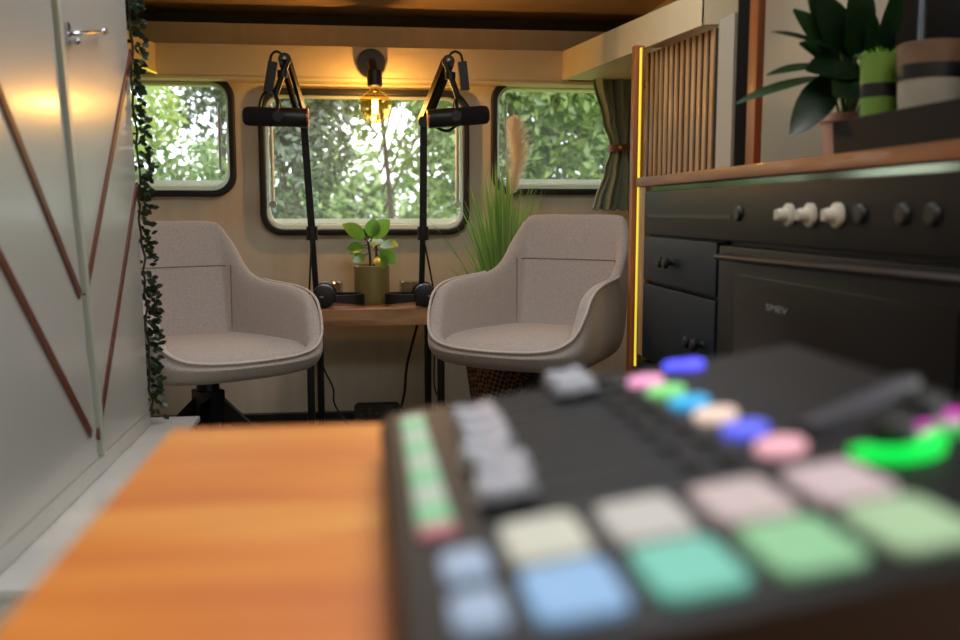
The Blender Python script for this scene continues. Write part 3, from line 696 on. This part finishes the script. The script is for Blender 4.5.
put('handle_bar', bar(bar(bar(B(), (mx0 + .01, 3.62, FZ + .10), (mx1 - .01, 3.62, FZ + .10), .008, .008), (mx0 + .01, 3.62, FZ + .08), (mx0 + .01, 3.62, FZ + .10), .008, .008), (mx1 - .01, 3.62, FZ + .08), (mx1 - .01, 3.62, FZ + .10), .008, .008), BLACKM, mx)
for k in range(5):
    x = mx0 + .03 + k * (mx1 - mx0 - .06) / 4
    for j, y in enumerate((3.46, 3.52, 3.57)):
        z = FZ + .05 + (y - 3.43) * .206
        put('knob', tube(B(), [(x, y, z - .002), (x, y, z + .012)], .007, 10), CHROME, mx)

# ---------------------------------------------------------------- basket with tall grass
def wicker():
    m = bpy.data.materials.new('black_wicker'); m.use_nodes = True; nt = m.node_tree; p = nt.nodes['Principled BSDF']
    tc = nt.nodes.new('ShaderNodeTexCoord'); ck = nt.nodes.new('ShaderNodeTexChecker'); mp = nt.nodes.new('ShaderNodeMapping')
    mp.inputs['Rotation'].default_value = (0, R(28), R(20)); nt.links.new(tc.outputs['Object'], mp.inputs[0]); nt.links.new(mp.outputs[0], ck.inputs[0])
    ck.inputs['Scale'].default_value = 80; ck.inputs[1].default_value = rgb(30, 24, 20); ck.inputs[2].default_value = rgb(140, 98, 58)
    nt.links.new(ck.outputs[0], p.inputs['Base Color']); p.inputs['Roughness'].default_value = .7
    return m
WICK = wicker()
bx = at(503, 370, Y=3.40)
gb = thing('grass_basket', 'tall dark woven basket behind the armchair', 'basket', (bx.x, 3.40, FZ))
put('wicker_wall', lathe(B(), (bx.x, 3.40, FZ), [(0, .0), (.095, 0), (.10, .01), (.145, .32), (.140, .325), (.135, .32), (.095, .02), (0, .02)], 32), WICK, gb)
gp = thing('tall_grass', 'tall bright green grass with a cream plume growing from the basket', 'grass plant', (bx.x, 3.40, FZ + .2))
put('soil', lathe(B(), (bx.x, 3.40, FZ + .28), [(.128, 0), (.06, .015), (0, .02)], 20), SOIL, gp)
rng = random.Random(9); bm = B()
def blade(bm, p0, p1, p2, wd):
    pts = [p0.lerp(p1, t).lerp(p1.lerp(p2, t), t) for t in [k / 8 for k in range(9)]]; prev = None
    s = Vector((1, rng.uniform(-.6, .6), 0)).normalized()
    for i, p in enumerate(pts):
        w_ = wd * (1 - (i / 8) ** 2 * .95) * .5
        row = [bm.verts.new(p - s * w_), bm.verts.new(p + s * w_)]
        if prev: bm.faces.new((prev[0], prev[1], row[1], row[0]))
        prev = row
for k in range(420):
    a = rng.uniform(0, 2 * PI); q = rng.random() ** .6; L = rng.uniform(.3, .80)
    p0 = Vector((bx.x + .05 * math.cos(a) * q, 3.40 + .05 * math.sin(a) * q, FZ + .28))
    sp = rng.uniform(.0, .16) if k % 8 else rng.uniform(.12, .3)
    top = Vector((bx.x - .005 + (sp * math.cos(a)), 3.40 + sp * .6 * math.sin(a), FZ + .30 + L * (1.0 - sp)))
    mid = p0.lerp(top, .5) + Vector((-(sp * .35) * math.cos(a), 0, .06))
    blade(bm, p0, mid, top, rng.uniform(.006, .011))
put('blades', bm, GRASSM, gp, smooth=60)
st0 = Vector((bx.x + .01, 3.42, FZ + .29)); s1, s2, s3 = at(508, 240, Y=3.45), at(511, 195, Y=3.45), at(512, 122, Y=3.46)
put('stalk', tube(B(), cr([st0, s1, s2, s3], 6), .003, 6), GREENST, gp)
bm = B(); path = cr([s2, at(516, 165, Y=3.45), at(514, 140, Y=3.45), s3], 10)
for k in range(1500):
    t = rng.random(); p = path[int(t * (len(path) - 1))]
    L = (.075 * math.sin(PI * (t * .8 + .12)) + .014) * rng.uniform(.6, 1.15)
    side = rng.gauss(.25, .55); d = Vector((side, rng.uniform(-.5, .5), .9)).normalized()
    e = p + d * L; wv = Vector((.0010, 0, 0)); sag = Vector((L * .12 + rng.uniform(-.004, .006), 0, -L * rng.uniform(.02, .25)))
    a1, a2, a3, a4, a5 = [bm.verts.new(x) for x in (p - wv, p + wv, p.lerp(e, .55) + wv, e + sag, p.lerp(e, .55) - wv)]
    bm.faces.new((a1, a2, a3, a4, a5))
put('plume', bm, PLUME, gp, smooth=0)

# ---------------------------------------------------------------- curtain
ct = thing('curtain', 'sage green curtain gathered with a leather tieback beside the window', 'curtain', (.97, 3.62, .85))
def cw(z):   # left and right edges by height
    tb = [(0.905, .885, 1.075), (.93, .895, 1.075), (1.06, .935, 1.06), (1.13, .955, 1.045), (1.16, .955, 1.045), (1.25, .925, 1.06), (1.40, .885, 1.09), (1.50, .88, 1.10)]
    for (a, l0, r0), (b2, l1, r1) in zip(tb, tb[1:]):
        if z <= b2: k = (z - a) / (b2 - a); k = k * k * (3 - 2 * k); return l0 + (l1 - l0) * k, r0 + (r1 - r0) * k
    return tb[-1][1:]
bm = B(); grid = []; NZ, NX = 44, 90
for j in range(NZ + 1):
    z = .905 + (1.425 - .905) * j / NZ; l, r_ = cw(z); row = []
    amp = .022 * (r_ - l) / .2
    for i in range(NX + 1):
        t = i / NX; ph = t * 2 * PI * 5.5 + .5 * math.sin(z * 9)
        row.append(bm.verts.new((l + (r_ - l) * t + .004 * math.sin(ph * 2), 3.63 + amp * math.sin(ph) + .01 * math.sin(ph * .5 + z * 6), z + .006 * math.sin(ph + 1) * (j == 0))))
    grid.append(row)
for j in range(NZ):
    for i in range(NX): bm.faces.new((grid[j][i], grid[j][i + 1], grid[j + 1][i + 1], grid[j + 1][i]))
cu = put('fabric', bm, CURT, ct, smooth=180); md = cu.modifiers.new('t', 'SOLIDIFY'); md.thickness = .003
tp = [Vector((1.0 + .052 * math.cos(a), 3.63 + .038 * math.sin(a), 1.145 + .003 * math.cos(a))) for a in [2 * PI * k / 32 for k in range(33)]]
bm = B(); prev = None
for p in tp:
    q = (p - Vector((1.0, 3.63, p.z))).normalized() * .003
    row = [bm.verts.new(p + q + Vector((0, 0, .013))), bm.verts.new(p - q + Vector((0, 0, .013))), bm.verts.new(p - q - Vector((0, 0, .013))), bm.verts.new(p + q - Vector((0, 0, .013)))]
    if prev:
        for k in range(4): bm.faces.new((prev[k], prev[(k + 1) % 4], row[(k + 1) % 4], row[k]))
    prev = row
tb_ = put('tieback', bm, LEATH, ct, smooth=40); tb_['label'] = 'brown leather strap'
put('stud', sphere(B(), (.985, 3.588, 1.145), .008, 12, (1, .6, 1)), BRASS, tb_)

# ---------------------------------------------------------------- kitchen side
XK = .75
props(put('worktop', box(B(), XK, 1.125, .80, 2.57, .966, .991), COUNTW, bevel=.003), 'reddish wooden worktop with an uneven front edge above the cooker', 'worktop')
props(put('wooden_post', box(B(), XK - .004, XK + .024, 2.588, 2.618, FZ, 1.356), POSTW, bevel=.002), 'thin brown wooden post between the curtain and the slatted panel', 'post')
props(put('glow_strip', box(B(), XK + .004, XK + .008, 2.556, 2.568, .46, 1.345), YGLOW), 'upright yellow light strip beside the thin wooden post', 'light strip')
sp_ = thing('slatted_panel', 'vertical light wood slat panel standing above the worktop', 'slatted panel', (.82, 2.4, .991))
XS = .805
put('backing', prism(B(), [(XS, 2.66, .991), (XS, 2.09, .991), (XS, 2.09, 1.315), (XS, 2.66, 1.345)], (.012, 0, 0)), DARKB, sp_, smooth=0)
bm = B(); N = 13
for k in range(N):
    y1 = 2.66 - k * .0425; y0 = y1 - .021; box(bm, XS - .005, XS, y0, y1, .991, 1.345 - (2.66 - y1) * .053)
put('slats', bm, SLATW, sp_, bevel=.0015)
props(put('partition_panel', box(B(), XS - .01, XS + .01, 1.995, 2.085,   .991, 1.325), mat('panel_cream', rgb(176, 169, 150), .6)), 'narrow cream panel between the slats and the dark upright', 'panel')
props(put('upright_post', box(B(), XS - .012, XS + .004, 1.906, 1.972, .991, 1.93), mat('matte_black', rgb(14, 13, 12), .9, spec=.1), bevel=.002), 'black upright post standing on the worktop', 'post')
props(put('upright_post', box(B(), XS - .014, XS + .002, 1.862, 1.905, .991, 1.93), POSTW, bevel=.002), 'red-brown upright post touching the black upright on the worktop', 'post')
dcb = thing('dark_cabinet', 'dark cabinet at the frame edge behind the striped pots', 'cabinet', (1.1, 1.2, .991))
put('carcass', box(B(), 1.03, 1.125, .8, 1.745, .991, 1.9), BLACK, dcb, bevel=.003)
put('door', box(B(), 1.012, 1.029, .82, 1.735, 1.0, 1.88), ENAM, dcb, bevel=.003)

# drawer cabinet
dc = thing('drawer_cabinet', 'dark navy drawer cabinet beside the thin wooden post', 'cabinet', (.93, 2.2, FZ))
put('carcass', box(B(), XK + .02, 1.125, 1.945, 2.575, FZ, .835), NAVY, dc)
put('filler_post', box(B(), XK + .004, XK + .02, 2.49, 2.545, .50, .965), SLATW, dc)
def knob(par, p):
    k = put('knob', lathe(B(), p, [(0, .03), (.010, .029), (.0145, .024), (.014, .018), (.006, .012), (.005, .004), (.009, 0), (0, 0)], 18, (-1, 0, 0)), BLACK, par); return k
for z0, z1, kp in ((.715, .832, at(668, 262, X=XK)), (.50, .705, at(695, 342, X=XK)), (.30, .49, Vector((XK, 2.16, .40))), (.09, .29, Vector((XK, 2.16, .2)))):
    dr = put('drawer', box(B(), XK, XK + .02, 1.945, 2.48, z0, z1), NAVY, dc, bevel=.003)
    if z0 > .45: knob(dr, kp); knob(dr, Vector((kp.x, kp.y - .045 if z0 > .6 else kp.y - .05, kp.z)))
# cooker
ck_ = thing('cooker', 'black cooker with ivory knobs and glass oven door under the worktop', 'cooker', (.93, 1.45, FZ))
put('carcass', box(B(), XK + .03, 1.125, .96, 1.94, FZ, .835), BLACK, ck_)
cp = put('control_panel', box(B(), XK - .002, XK + .35, .96, 2.475, .838, .950), ENAM, ck_, bevel=.004)
put('panel_groove', box(B(), XK - .004, XK + .0, 1.86, 2.44, .883, .892), BLACK, cp)
put('steel_edge', box(B(), XK + .008, XK + .34, .96, 2.47, .951, .963), STEEL, ck_)
for u in (785, 806, 833):
    p = at(u, 215, X=XK - .012)
    k = put('knob', lathe(B(), (XK - .002, p.y, .893), [(0, .026), (.009, .026), (.011, .022), (.0125, .010), (.020, .007), (.020, 0), (0, 0)], 24, (-1, 0, 0)), WHITEK, ck_); k['label'] = 'ivory knob'
    put('knob_grip', box(B(), XK - .032, XK - .026, p.y - .003, p.y + .003, .884, .902), WHITEK, k, bevel=.002)
for u in (740, 862, 905, 935):
    p = at(u, 212, X=XK); put('knob', lathe(B(), (XK - .002, p.y, .895), [(0, .007), (.013, .007), (.015, .005), (.016, 0), (0, 0)], 24, (-1, 0, 0)), BLACK, ck_)
od = put('oven_door', box(B(), XK - .012, XK + .028, 1.0, 1.90, .12, .828), ENAM, ck_, bevel=.006)
put('oven_window', box(B(), XK - .016, XK - .010, 1.08, 1.80, .25, .775), OVENG, od, bevel=.003)
hb = tube(B(), [(XK - .034, 1.86, .806), (XK - .034, 1.03, .816)], .006, 12)
for y in (1.83, 1.06): tube(hb, [(XK - .034, y, .810), (XK - .01, y, .810)], .005, 10)
put('oven_handle', hb, BLACK, od)
tcv = bpy.data.curves.new('t', 'FONT'); tcv.body = 'SMEV'; tcv.size = .022; tcv.extrude = .0006; tcv.align_x = 'CENTER'
to = bpy.data.objects.new('t', tcv); COL.objects.link(to); dg = bpy.context.evaluated_depsgraph_get()
tm = bpy.data.meshes.new_from_object(to.evaluated_get(dg)); bm = B(); bm.from_mesh(tm)
bpy.data.objects.remove(to); bpy.data.meshes.remove(tm)
bmesh.ops.transform(bm, matrix=Matrix(((0, 0, -1, XK - .0172), (-1.75, 0, 0, 1.600), (0, .75, 0, .718), (0, 0, 0, 1))), verts=bm.verts)
put('badge', bm, LABELW, od, smooth=0)['label'] = 'small pale lettering'
props(put('side_board', box(B(), XK - .006, 1.12, .80, .955, FZ, .962), TEAL, bevel=.003), 'dark teal board next to the cooker at the frame edge', 'board')

# things on the worktop
CT = .991
ty0, ty1 = 1.16, 1.60
tr = thing('tray', 'long black tray holding pots on the worktop', 'tray', (.87, 1.36, CT))
bm = plate([rrect(.80, 1.0, 1.05, 1.585, .03)], .004); bmesh.ops.rotate(bm, cent=(0, 0, 0), matrix=Matrix.Rotation(-PI / 2, 3, 'X'), verts=bm.verts)
bm.free(); bm = B()
oc = rrect(.805, 1.0, 1.04, 1.585, .03); ic = rrect(.811, .994, 1.046, 1.579, .026); n = len(oc)
ringz = [([(x * .97 + .9 * .03, y * .985 + 1.31 * .015) for x, y in oc], CT), (oc, CT + .062), (ic, CT + .062), ([(x * .97 + .9 * .03, y * .985 + 1.31 * .015) for x, y in ic], CT + .006)]
rs = [[bm.verts.new((x, y, z)) for x, y in lp] for lp, z in ringz]
for a, b2 in zip(rs, rs[1:]):
    for i in range(n): bm.faces.new((a[i], a[(i + 1) % n], b2[(i + 1) % n], b2[i]))
bm.faces.new(rs[0][::-1]); bm.faces.new(rs[-1]); put('pan', bm, TRAYM, tr)
# pink pot with peace lily
pk = at(838, 110, X=.935)
# stands on the worktop behind the tray's end
PK = Vector((.905, 1.70, CT))
lil = thing('potted_lily', 'dark broad-leaved plant in a pink clay pot behind the tray', 'plant', tuple(PK))
put('pot', lathe(B(), PK, [(0, 0), (.038, 0), (.047, .075), (.050, .076), (.050, .09), (.045, .09), (.043, .075), (0, .07)], 28), PINKP, lil)
put('soil', lathe(B(), PK + Vector((0, 0, .078)), [(.043, 0), (0, .004)], 18), SOIL, lil)
lb = B(); stb = B()
lilies = [((848, 100), (835, 68), (795, 130), .065, (0, -1, .5)), ((848, 100), (845, 55), (800, 10), .045, (-.5, -1, .3)), ((850, 100), (860, 40), (862, -20), .06, (0, -1, 0)), ((848, 100), (820, 72), (738, 92), .03, (0, -.6, 1)),
          ((848, 98), (825, 60), (770, 66), .03, (0, -.6, 1)), ((850, 98), (838, 45), (778, 22), .032, (0, -.7, 1)), ((850, 100), (880, 50), (905, -15), .05, (.3, -1, .2)), ((850, 100), (862, 62), (812, 64), .07, (0, -1, .7)), ((852, 100), (872, 60), (872, 28), .045, (.2, -1, .2)),
          ((850, 100), (850, 60), (835, 0), .055, (-.2, -1, 0)), ((852, 98), (858, 70), (838, 92), .07, (0, -1, .3)), ((850, 100), (840, 50), (812, -22), .05, (-.3, -1, .2)), ((850, 98), (872, 70), (893, 22), .06, (.3, -1, .3)), ((850, 98), (866, 66), (880, 48), .05, (.3, -1, .1)), ((850, 98), (840, 62), (806, 40), .05, (-.3, -1, .6)), ((850, 98), (846, 50), (822, -6), .06, (-.1, -1, .1)), ((850, 98), (856, 48), (868, 8), .07, (0, -1, .4)), ((850, 98), (836, 74), (812, 108), .05, (.2, -1, .2))]
for i, (a, b2, c, wd, nn) in enumerate(lilies):
    yy = 1.66 + .03 * math.sin(i * 2.3)
    p0 = PK + Vector((.012 * math.cos(i), .012 * math.sin(i), .075)); p1 = at(*b2, Y=yy); p2 = at(*c, Y=yy - .05)
    bs = p0.lerp(p1, .9); tube(stb, cr([p0, p0.lerp(bs, .5) + Vector((.004, 0, .01)), bs], 5), .0025, 6)
    d = p2 - bs; leafblade(lb, bs, d, nn, d.length, wd, 8, .12, .2)
put('stems', stb, GREENST, lil); put('leaves', lb, LEAFD, lil, smooth=60)
# green cup with black band
def potlathe(nm, par, c, prof, m): return put(nm, lathe(B(), c, prof, 30), m, par)
Yg = 1.52; gx = at(880, 82, Y=Yg).x; Gc = Vector((gx, Yg, CT + .008))
gz1 = at(880, 55, Y=Yg).z - Gc.z; rg = 20 / F * Yg * 1.02
gc_ = thing('green_cup', 'lime green cup with a dark band on the tray', 'cup', tuple(Gc))
potlathe('cup_wall', gc_, Gc, [(0, 0), (rg * .85, 0), (rg, gz1), (rg * .92, gz1), (rg * .78, .01), (0, .01)], GREENP)
potlathe('band', gc_, Gc, [(rg * .945, gz1 * .56), (rg * .95, gz1 * .56), (rg * .98, gz1 * .70), (rg * .955, gz1 * .70), (rg * .945, gz1 * .56)], BLACK)
lb = B(); rng = random.Random(3)
for k in range(26):
    a = rng.uniform(0, 2 * PI); p = Gc + Vector((rg * .5 * math.cos(a), rg * .5 * math.sin(a), gz1 - .02)); d = Vector((math.cos(a) * .6 - .3, math.sin(a) * .6, 1))
    leafblade(lb, p, d, (0, -1, .2), rng.uniform(.02, .035), .010, 3, .2)
put('sprigs', lb, LEAFB, gc_, smooth=60)
# striped pot
Ys = 1.42; sx = at(931, 75, Y=Ys).x; Sc = Vector((sx, Ys, CT + .008)); h = at(931, 45, Y=Ys).z - Sc.z; rs_ = 33 / F * Ys * 1.04
so = thing('striped_pot', 'grey pot with brown top and black stripe at the tray end', 'pot', tuple(Sc))
potlathe('pot_wall', so, Sc, [(0, 0), (rs_ * .82, 0), (rs_, h), (rs_ * .93, h), (rs_ * .76, .01), (0, .01)], GREYP)
potlathe('brown_rim', so, Sc, [(rs_ * .95, h * .80), (rs_ * .985, h * .80), (rs_ * 1.02, h * 1.0), (rs_ * .95, h * 1.01), (rs_ * .95, h * .80)], BROWNP)
potlathe('black_stripe', so, Sc, [(rs_ * .93, h * .66), (rs_ * .962, h * .66), (rs_ * .99, h * .80), (rs_ * .95, h * .80), (rs_ * .93, h * .66)], BLACK)
tp0 = at(920, 60, Y=1.50)
tp_ = thing('metal_tube', 'upright bluish metal tube behind the striped pot', 'tube', (tp0.x, 1.50, CT))
put('pipe', tube(B(), [(tp0.x, 1.50, CT), (tp0.x, 1.50, 1.60)], .007, 14), mat('blue_steel', rgb(150, 165, 190), .2, metal=.9), tp_)
put('foot', lathe(B(), (tp0.x, 1.50, CT), [(0, 0), (.016, 0), (.014, .006), (0, .008)], 18), CHROME, tp_)

# ---------------------------------------------------------------- foreground table and podcast console
TZ = .72
ft = thing('foreground_table', 'orange wooden table top filling the bottom of the view', 'table', (.2, .4, FZ))
put('table_top', box(B(), -.163, .74, -.25, .79, TZ - .035, TZ), TABLEW, ft, bevel=.004)
for x in (-.12, .69):
    for y in (-.2, .74): put('leg', box(B(), x - .02, x + .02, y - .02, y + .02, FZ, TZ - .035), BLACKM, ft)
TH = R(8.7)
cn = bpy.data.objects.new('audio_console', None); COL.objects.link(cn); cn.location = (.018, .28, .755); cn.rotation_euler = (0, -TH, 0)
props(cn, 'black podcast console with lit coloured pads on the orange table', 'audio console')
WM[cn] = Matrix.LocRotScale(Vector((.018, .28, .755)), Euler((0, -TH, 0)), None)
# local frame: x across (0..0.29), y away (0..0.375), z up from top surface
def cput(name, bm, m, par=None, **k): return put(name, bm, m, par or cn, local=True, **k)
CONS = mat('console_black', rgb(12, 12, 13), .45, spec=.25)
tt = math.tan(TH)
bm = B(); pr = [(0, -.006), (.004, 0), (.30, 0), (.305, -.006), (.305, -.03 - .27 * tt), (.04, -.036 - .0), (.006, -.028)]
def zt(x): return -(.755 - TZ - .003) / math.cos(TH) - x * tt + .002
pr = [(-.012, -.010), (-.006, 0), (.300, 0), (.305, -.008), (.300, zt(.300)), (-.004, zt(-.004))]
prism(bm, [(x, -.005, z) for x, z in pr], (0, .385, 0)); cput('housing', bm, CONS, bevel=.003)
def pad(name, x, y, w_, d_, m, h=.004, r_=.006, label=None, par=None):
    bm = B(); lp = rrect(x - w_ / 2, x + w_ / 2, y - d_ / 2, y + d_ / 2, r_, 4); li = rrect(x - w_ / 2 + .0015, x + w_ / 2 - .0015, y - d_ / 2 + .0015, y + d_ / 2 - .0015, max(.001, r_ - .001), 4)
    rr = [[bm.verts.new((a, b2, z)) for a, b2 in l] for l, z in ((lp, -.001), (lp, h - .001), (li, h))]; n = len(lp)
    for a, b2 in zip(rr, rr[1:]):
        for i in range(n): bm.faces.new((a[i], a[(i + 1) % n], b2[(i + 1) % n], b2[i]))
    bm.faces.new(rr[-1]); bm.faces.new(rr[0][::-1]); o = cput(name, bm, m, par, smooth=30)
    if label: o['label'] = label
    return o
def lit(name, c, e=.12): return mat(name, c, .45, emit=c, estr=e)
cols = [('blue', rgb(126, 168, 208)), ('turquoise', rgb(104, 184, 164)), ('green', rgb(130, 184, 138)), ('pale_green', rgb(156, 186, 146))]
coltop = [('cream', rgb(186, 186, 170)), ('grey', rgb(178, 174, 168)), ('rose', rgb(186, 168, 166)), ('pink', rgb(190, 170, 172))]
for i in range(4):
    x = .0540 + i * .0430
    pad('sound_pad', x, .315 - .28, .0335, .045, lit('pad_' + cols[i][0], cols[i][1]), label=cols[i][0].replace('_', ' ') + ' lit pad')
    pad('sound_pad', x, .368 - .28, .0335, .045, lit('pad_' + coltop[i][0], coltop[i][1]), label=coltop[i][0] + ' lit pad')
def disc(name, x, y, r_, m, label=None, h=.004, par=None):
    bm = lathe(B(), (x, y, 0), [(0, -.001), (r_, -.001), (r_, h * .8), (r_ * .93, h), (0, h)], 24); o = cput(name, bm, m, par)
    if label: o['label'] = label
    return o
cc = [('rose', rgb(205, 150, 160)), ('blue', rgb(80, 90, 215)), ('pale_peach', rgb(205, 180, 165)), ('azure', rgb(40, 150, 200)), ('green', rgb(110, 190, 110)), ('pink', rgb(215, 140, 180))]
for k, (nm, c) in enumerate(cc):
    disc('channel_button', .185 - k * .0022, .428 - .28 + k * .0378, .0125, lit('button_' + nm, c, .4), nm.replace('_', ' ') + ' lit button')
disc('channel_button', .2160, .6444 - .28, .010, lit('button_blue_rear', rgb(70, 70, 215), .9), 'blue lit button at the far end')
disc('round_button', .2060, .6500 - .28, .008, MATS['button_blue_rear'])
GLOW = mat('record_green', rgb(10, 200, 70), .4, emit=rgb(0, 215, 70), estr=.55)
PURP = mat('purple_glow', rgb(160, 40, 140), .4, emit=rgb(165, 45, 145), estr=.8)
def ring(name, x, y, r0, r1, m, label, kn=True, a0=150, a1=390):
    bm = B(); n = 30
    rr = []
    for k in range(n + 1):
        a = R(a0 + (a1 - a0) * k / n); c, s = math.cos(a), math.sin(a)
        rr.append([bm.verts.new((x + r0 * c, y + r0 * s, -.001)), bm.verts.new((x + r0 * c, y + r0 * s, .004)), bm.verts.new((x + r1 * c, y + r1 * s, .004)), bm.verts.new((x + r1 * c, y + r1 * s, -.001))])
    for p, q in zip(rr, rr[1:]):
        for k in range(4): bm.faces.new((p[k], p[(k + 1) % 4], q[(k + 1) % 4], q[k]))
    bm.faces.new(rr[0]); bm.faces.new(rr[-1][::-1])
    o = cput(name, bm, m); o['label'] = label
    if kn: cput('dial', lathe(B(), (x, y, 0), [(0, -.001), (r0 * .9, -.001), (r0 * .86, .014), (r0 * .7, .016), (0, .016)], 24), BLACK, o)
ring('glow_ring', .229, .402 - .28, .013, .022, GLOW, 'green glowing ring', True, 180, 360)
ring('glow_ring', .2600, .428 - .28, .012, .019, PURP, 'purple glowing ring', True, 180, 360)
for k in range(3): disc('round_button', .262 + (k % 2) * .018, .06 + k * .035, .008, lit('small_grey%d' % k, [rgb(150, 160, 175), rgb(150, 60, 130), rgb(60, 170, 80)][k], .3))
# front segment strip, one key per channel with lit halves
KG = lit('key_green', rgb(120, 185, 140), .15); KW = lit('key_white', rgb(170, 185, 172), .12); KR = lit('key_red', rgb(180, 110, 120), .15)
for k in range(8):
    y = .392 - .28 + .012 + k * .0302
    pad('mute_key', .0115, y, .0165, .012, KR if k == 0 else KG if k % 2 else KW, h=.003, r_=.002)
    pad('solo_key', .0115, y + .0145, .0165, .012, KG if k % 2 == 0 else KW, h=.003, r_=.002)
CAP = mat('fader_cap_grey', rgb(190, 194, 206), .4)
SLOT = mat('slot_black', rgb(8, 8, 8), .6)
for k in range(8):
    y = .428 - .28 + k * .0315
    tk = pad('fader_track', .092, y, .108, .0035, SLOT, h=.0012, r_=.0015)
    x = .047 + (.004 * (k % 2)) if k < 6 else .124
    if k in (4, ): x = .052
    bm = B(); prism(bm, [(x - .015, y - .008, .004), (x + .015, y - .008, .004), (x + .012, y - .008, .013), (x + .004, y - .008, .011), (x - .004, y - .008, .011), (x - .012, y - .008, .013)], (0, .017, 0)); box(bm, x - .002, x + .002, y - .0015, y + .0015, .0, .005)
    cput('fader_cap', bm, CAP, tk, bevel=.0012)
    disc('round_button', .160 - .001 * k, y + .002, .0075, BLACK)
    disc('round_button', .140, y + .002, .006, BLACK)
LB = lit('key_pale_blue', rgb(140, 162, 188), .12)
for y in (.3557, .3129): pad('corner_key', .0195, y - .28, .019, .030, LB, h=.004, r_=.004)
# low bar on the far right; a highlight is painted as its paler grey
cput('highlight_bar', prism(B(), [(.203, .168, 0), (.209, .158, 0), (.298, .210, 0), (.294, .222, 0)], (0, 0, .006)), mat('highlight_grey', rgb(62, 60, 68), .45), bevel=.002)

# ---------------------------------------------------------------- world and light
wd = bpy.data.worlds.new('sky'); scn.world = wd; wd.use_nodes = True; nt = wd.node_tree; bg = nt.nodes['Background']
tc = nt.nodes.new('ShaderNodeTexCoord'); nz = nt.nodes.new('ShaderNodeTexNoise'); nz.inputs['Scale'].default_value = 2.5; nz.inputs['Detail'].default_value = 5
cr_ = nt.nodes.new('ShaderNodeValToRGB'); cr_.color_ramp.elements[0].color = (.78, .86, 1, 1); cr_.color_ramp.elements[1].color = (1, 1, 1, 1); cr_.color_ramp.elements[0].position = .35; cr_.color_ramp.elements[1].position = .6
nt.links.new(tc.outputs['Generated'], nz.inputs['Vector']); nt.links.new(nz.outputs['Fac'], cr_.inputs[0]); nt.links.new(cr_.outputs[0], bg.inputs[0]); bg.inputs[1].default_value = 2.2
def portal(loc, rot, sx, sy):
    l = bpy.data.lights.new('sky_portal', 'AREA'); l.shape = 'RECTANGLE'; l.size = sx; l.size_y = sy; l.cycles.is_portal = True
    o = bpy.data.objects.new('sky_portal', l); o.location = loc; o.rotation_euler = rot; COL.objects.link(o)
portal((0, 4.1, 1.15), (R(-90), 0, 0), 2.2, .75)
portal((.15, 2.0, 2.13), (0, 0, 0), 1.15, .85)
portal((.42, .2, 2.13), (0, 0, 0), 1.1, 1.15)
portal((1.2, -.13, .63), (0, R(90), 0), 1.2, 1.8)

scn.view_settings.view_transform = 'Standard'; scn.view_settings.look = 'None'; scn.view_settings.gamma = 1; scn.view_settings.use_curve_mapping = False
scn.view_settings.exposure = 1.28
scn.cycles.use_denoising = True
scn.cycles.max_bounces = 8; scn.cycles.transparent_max_bounces = 12; scn.cycles.caustics_reflective = False; scn.cycles.caustics_refractive = False
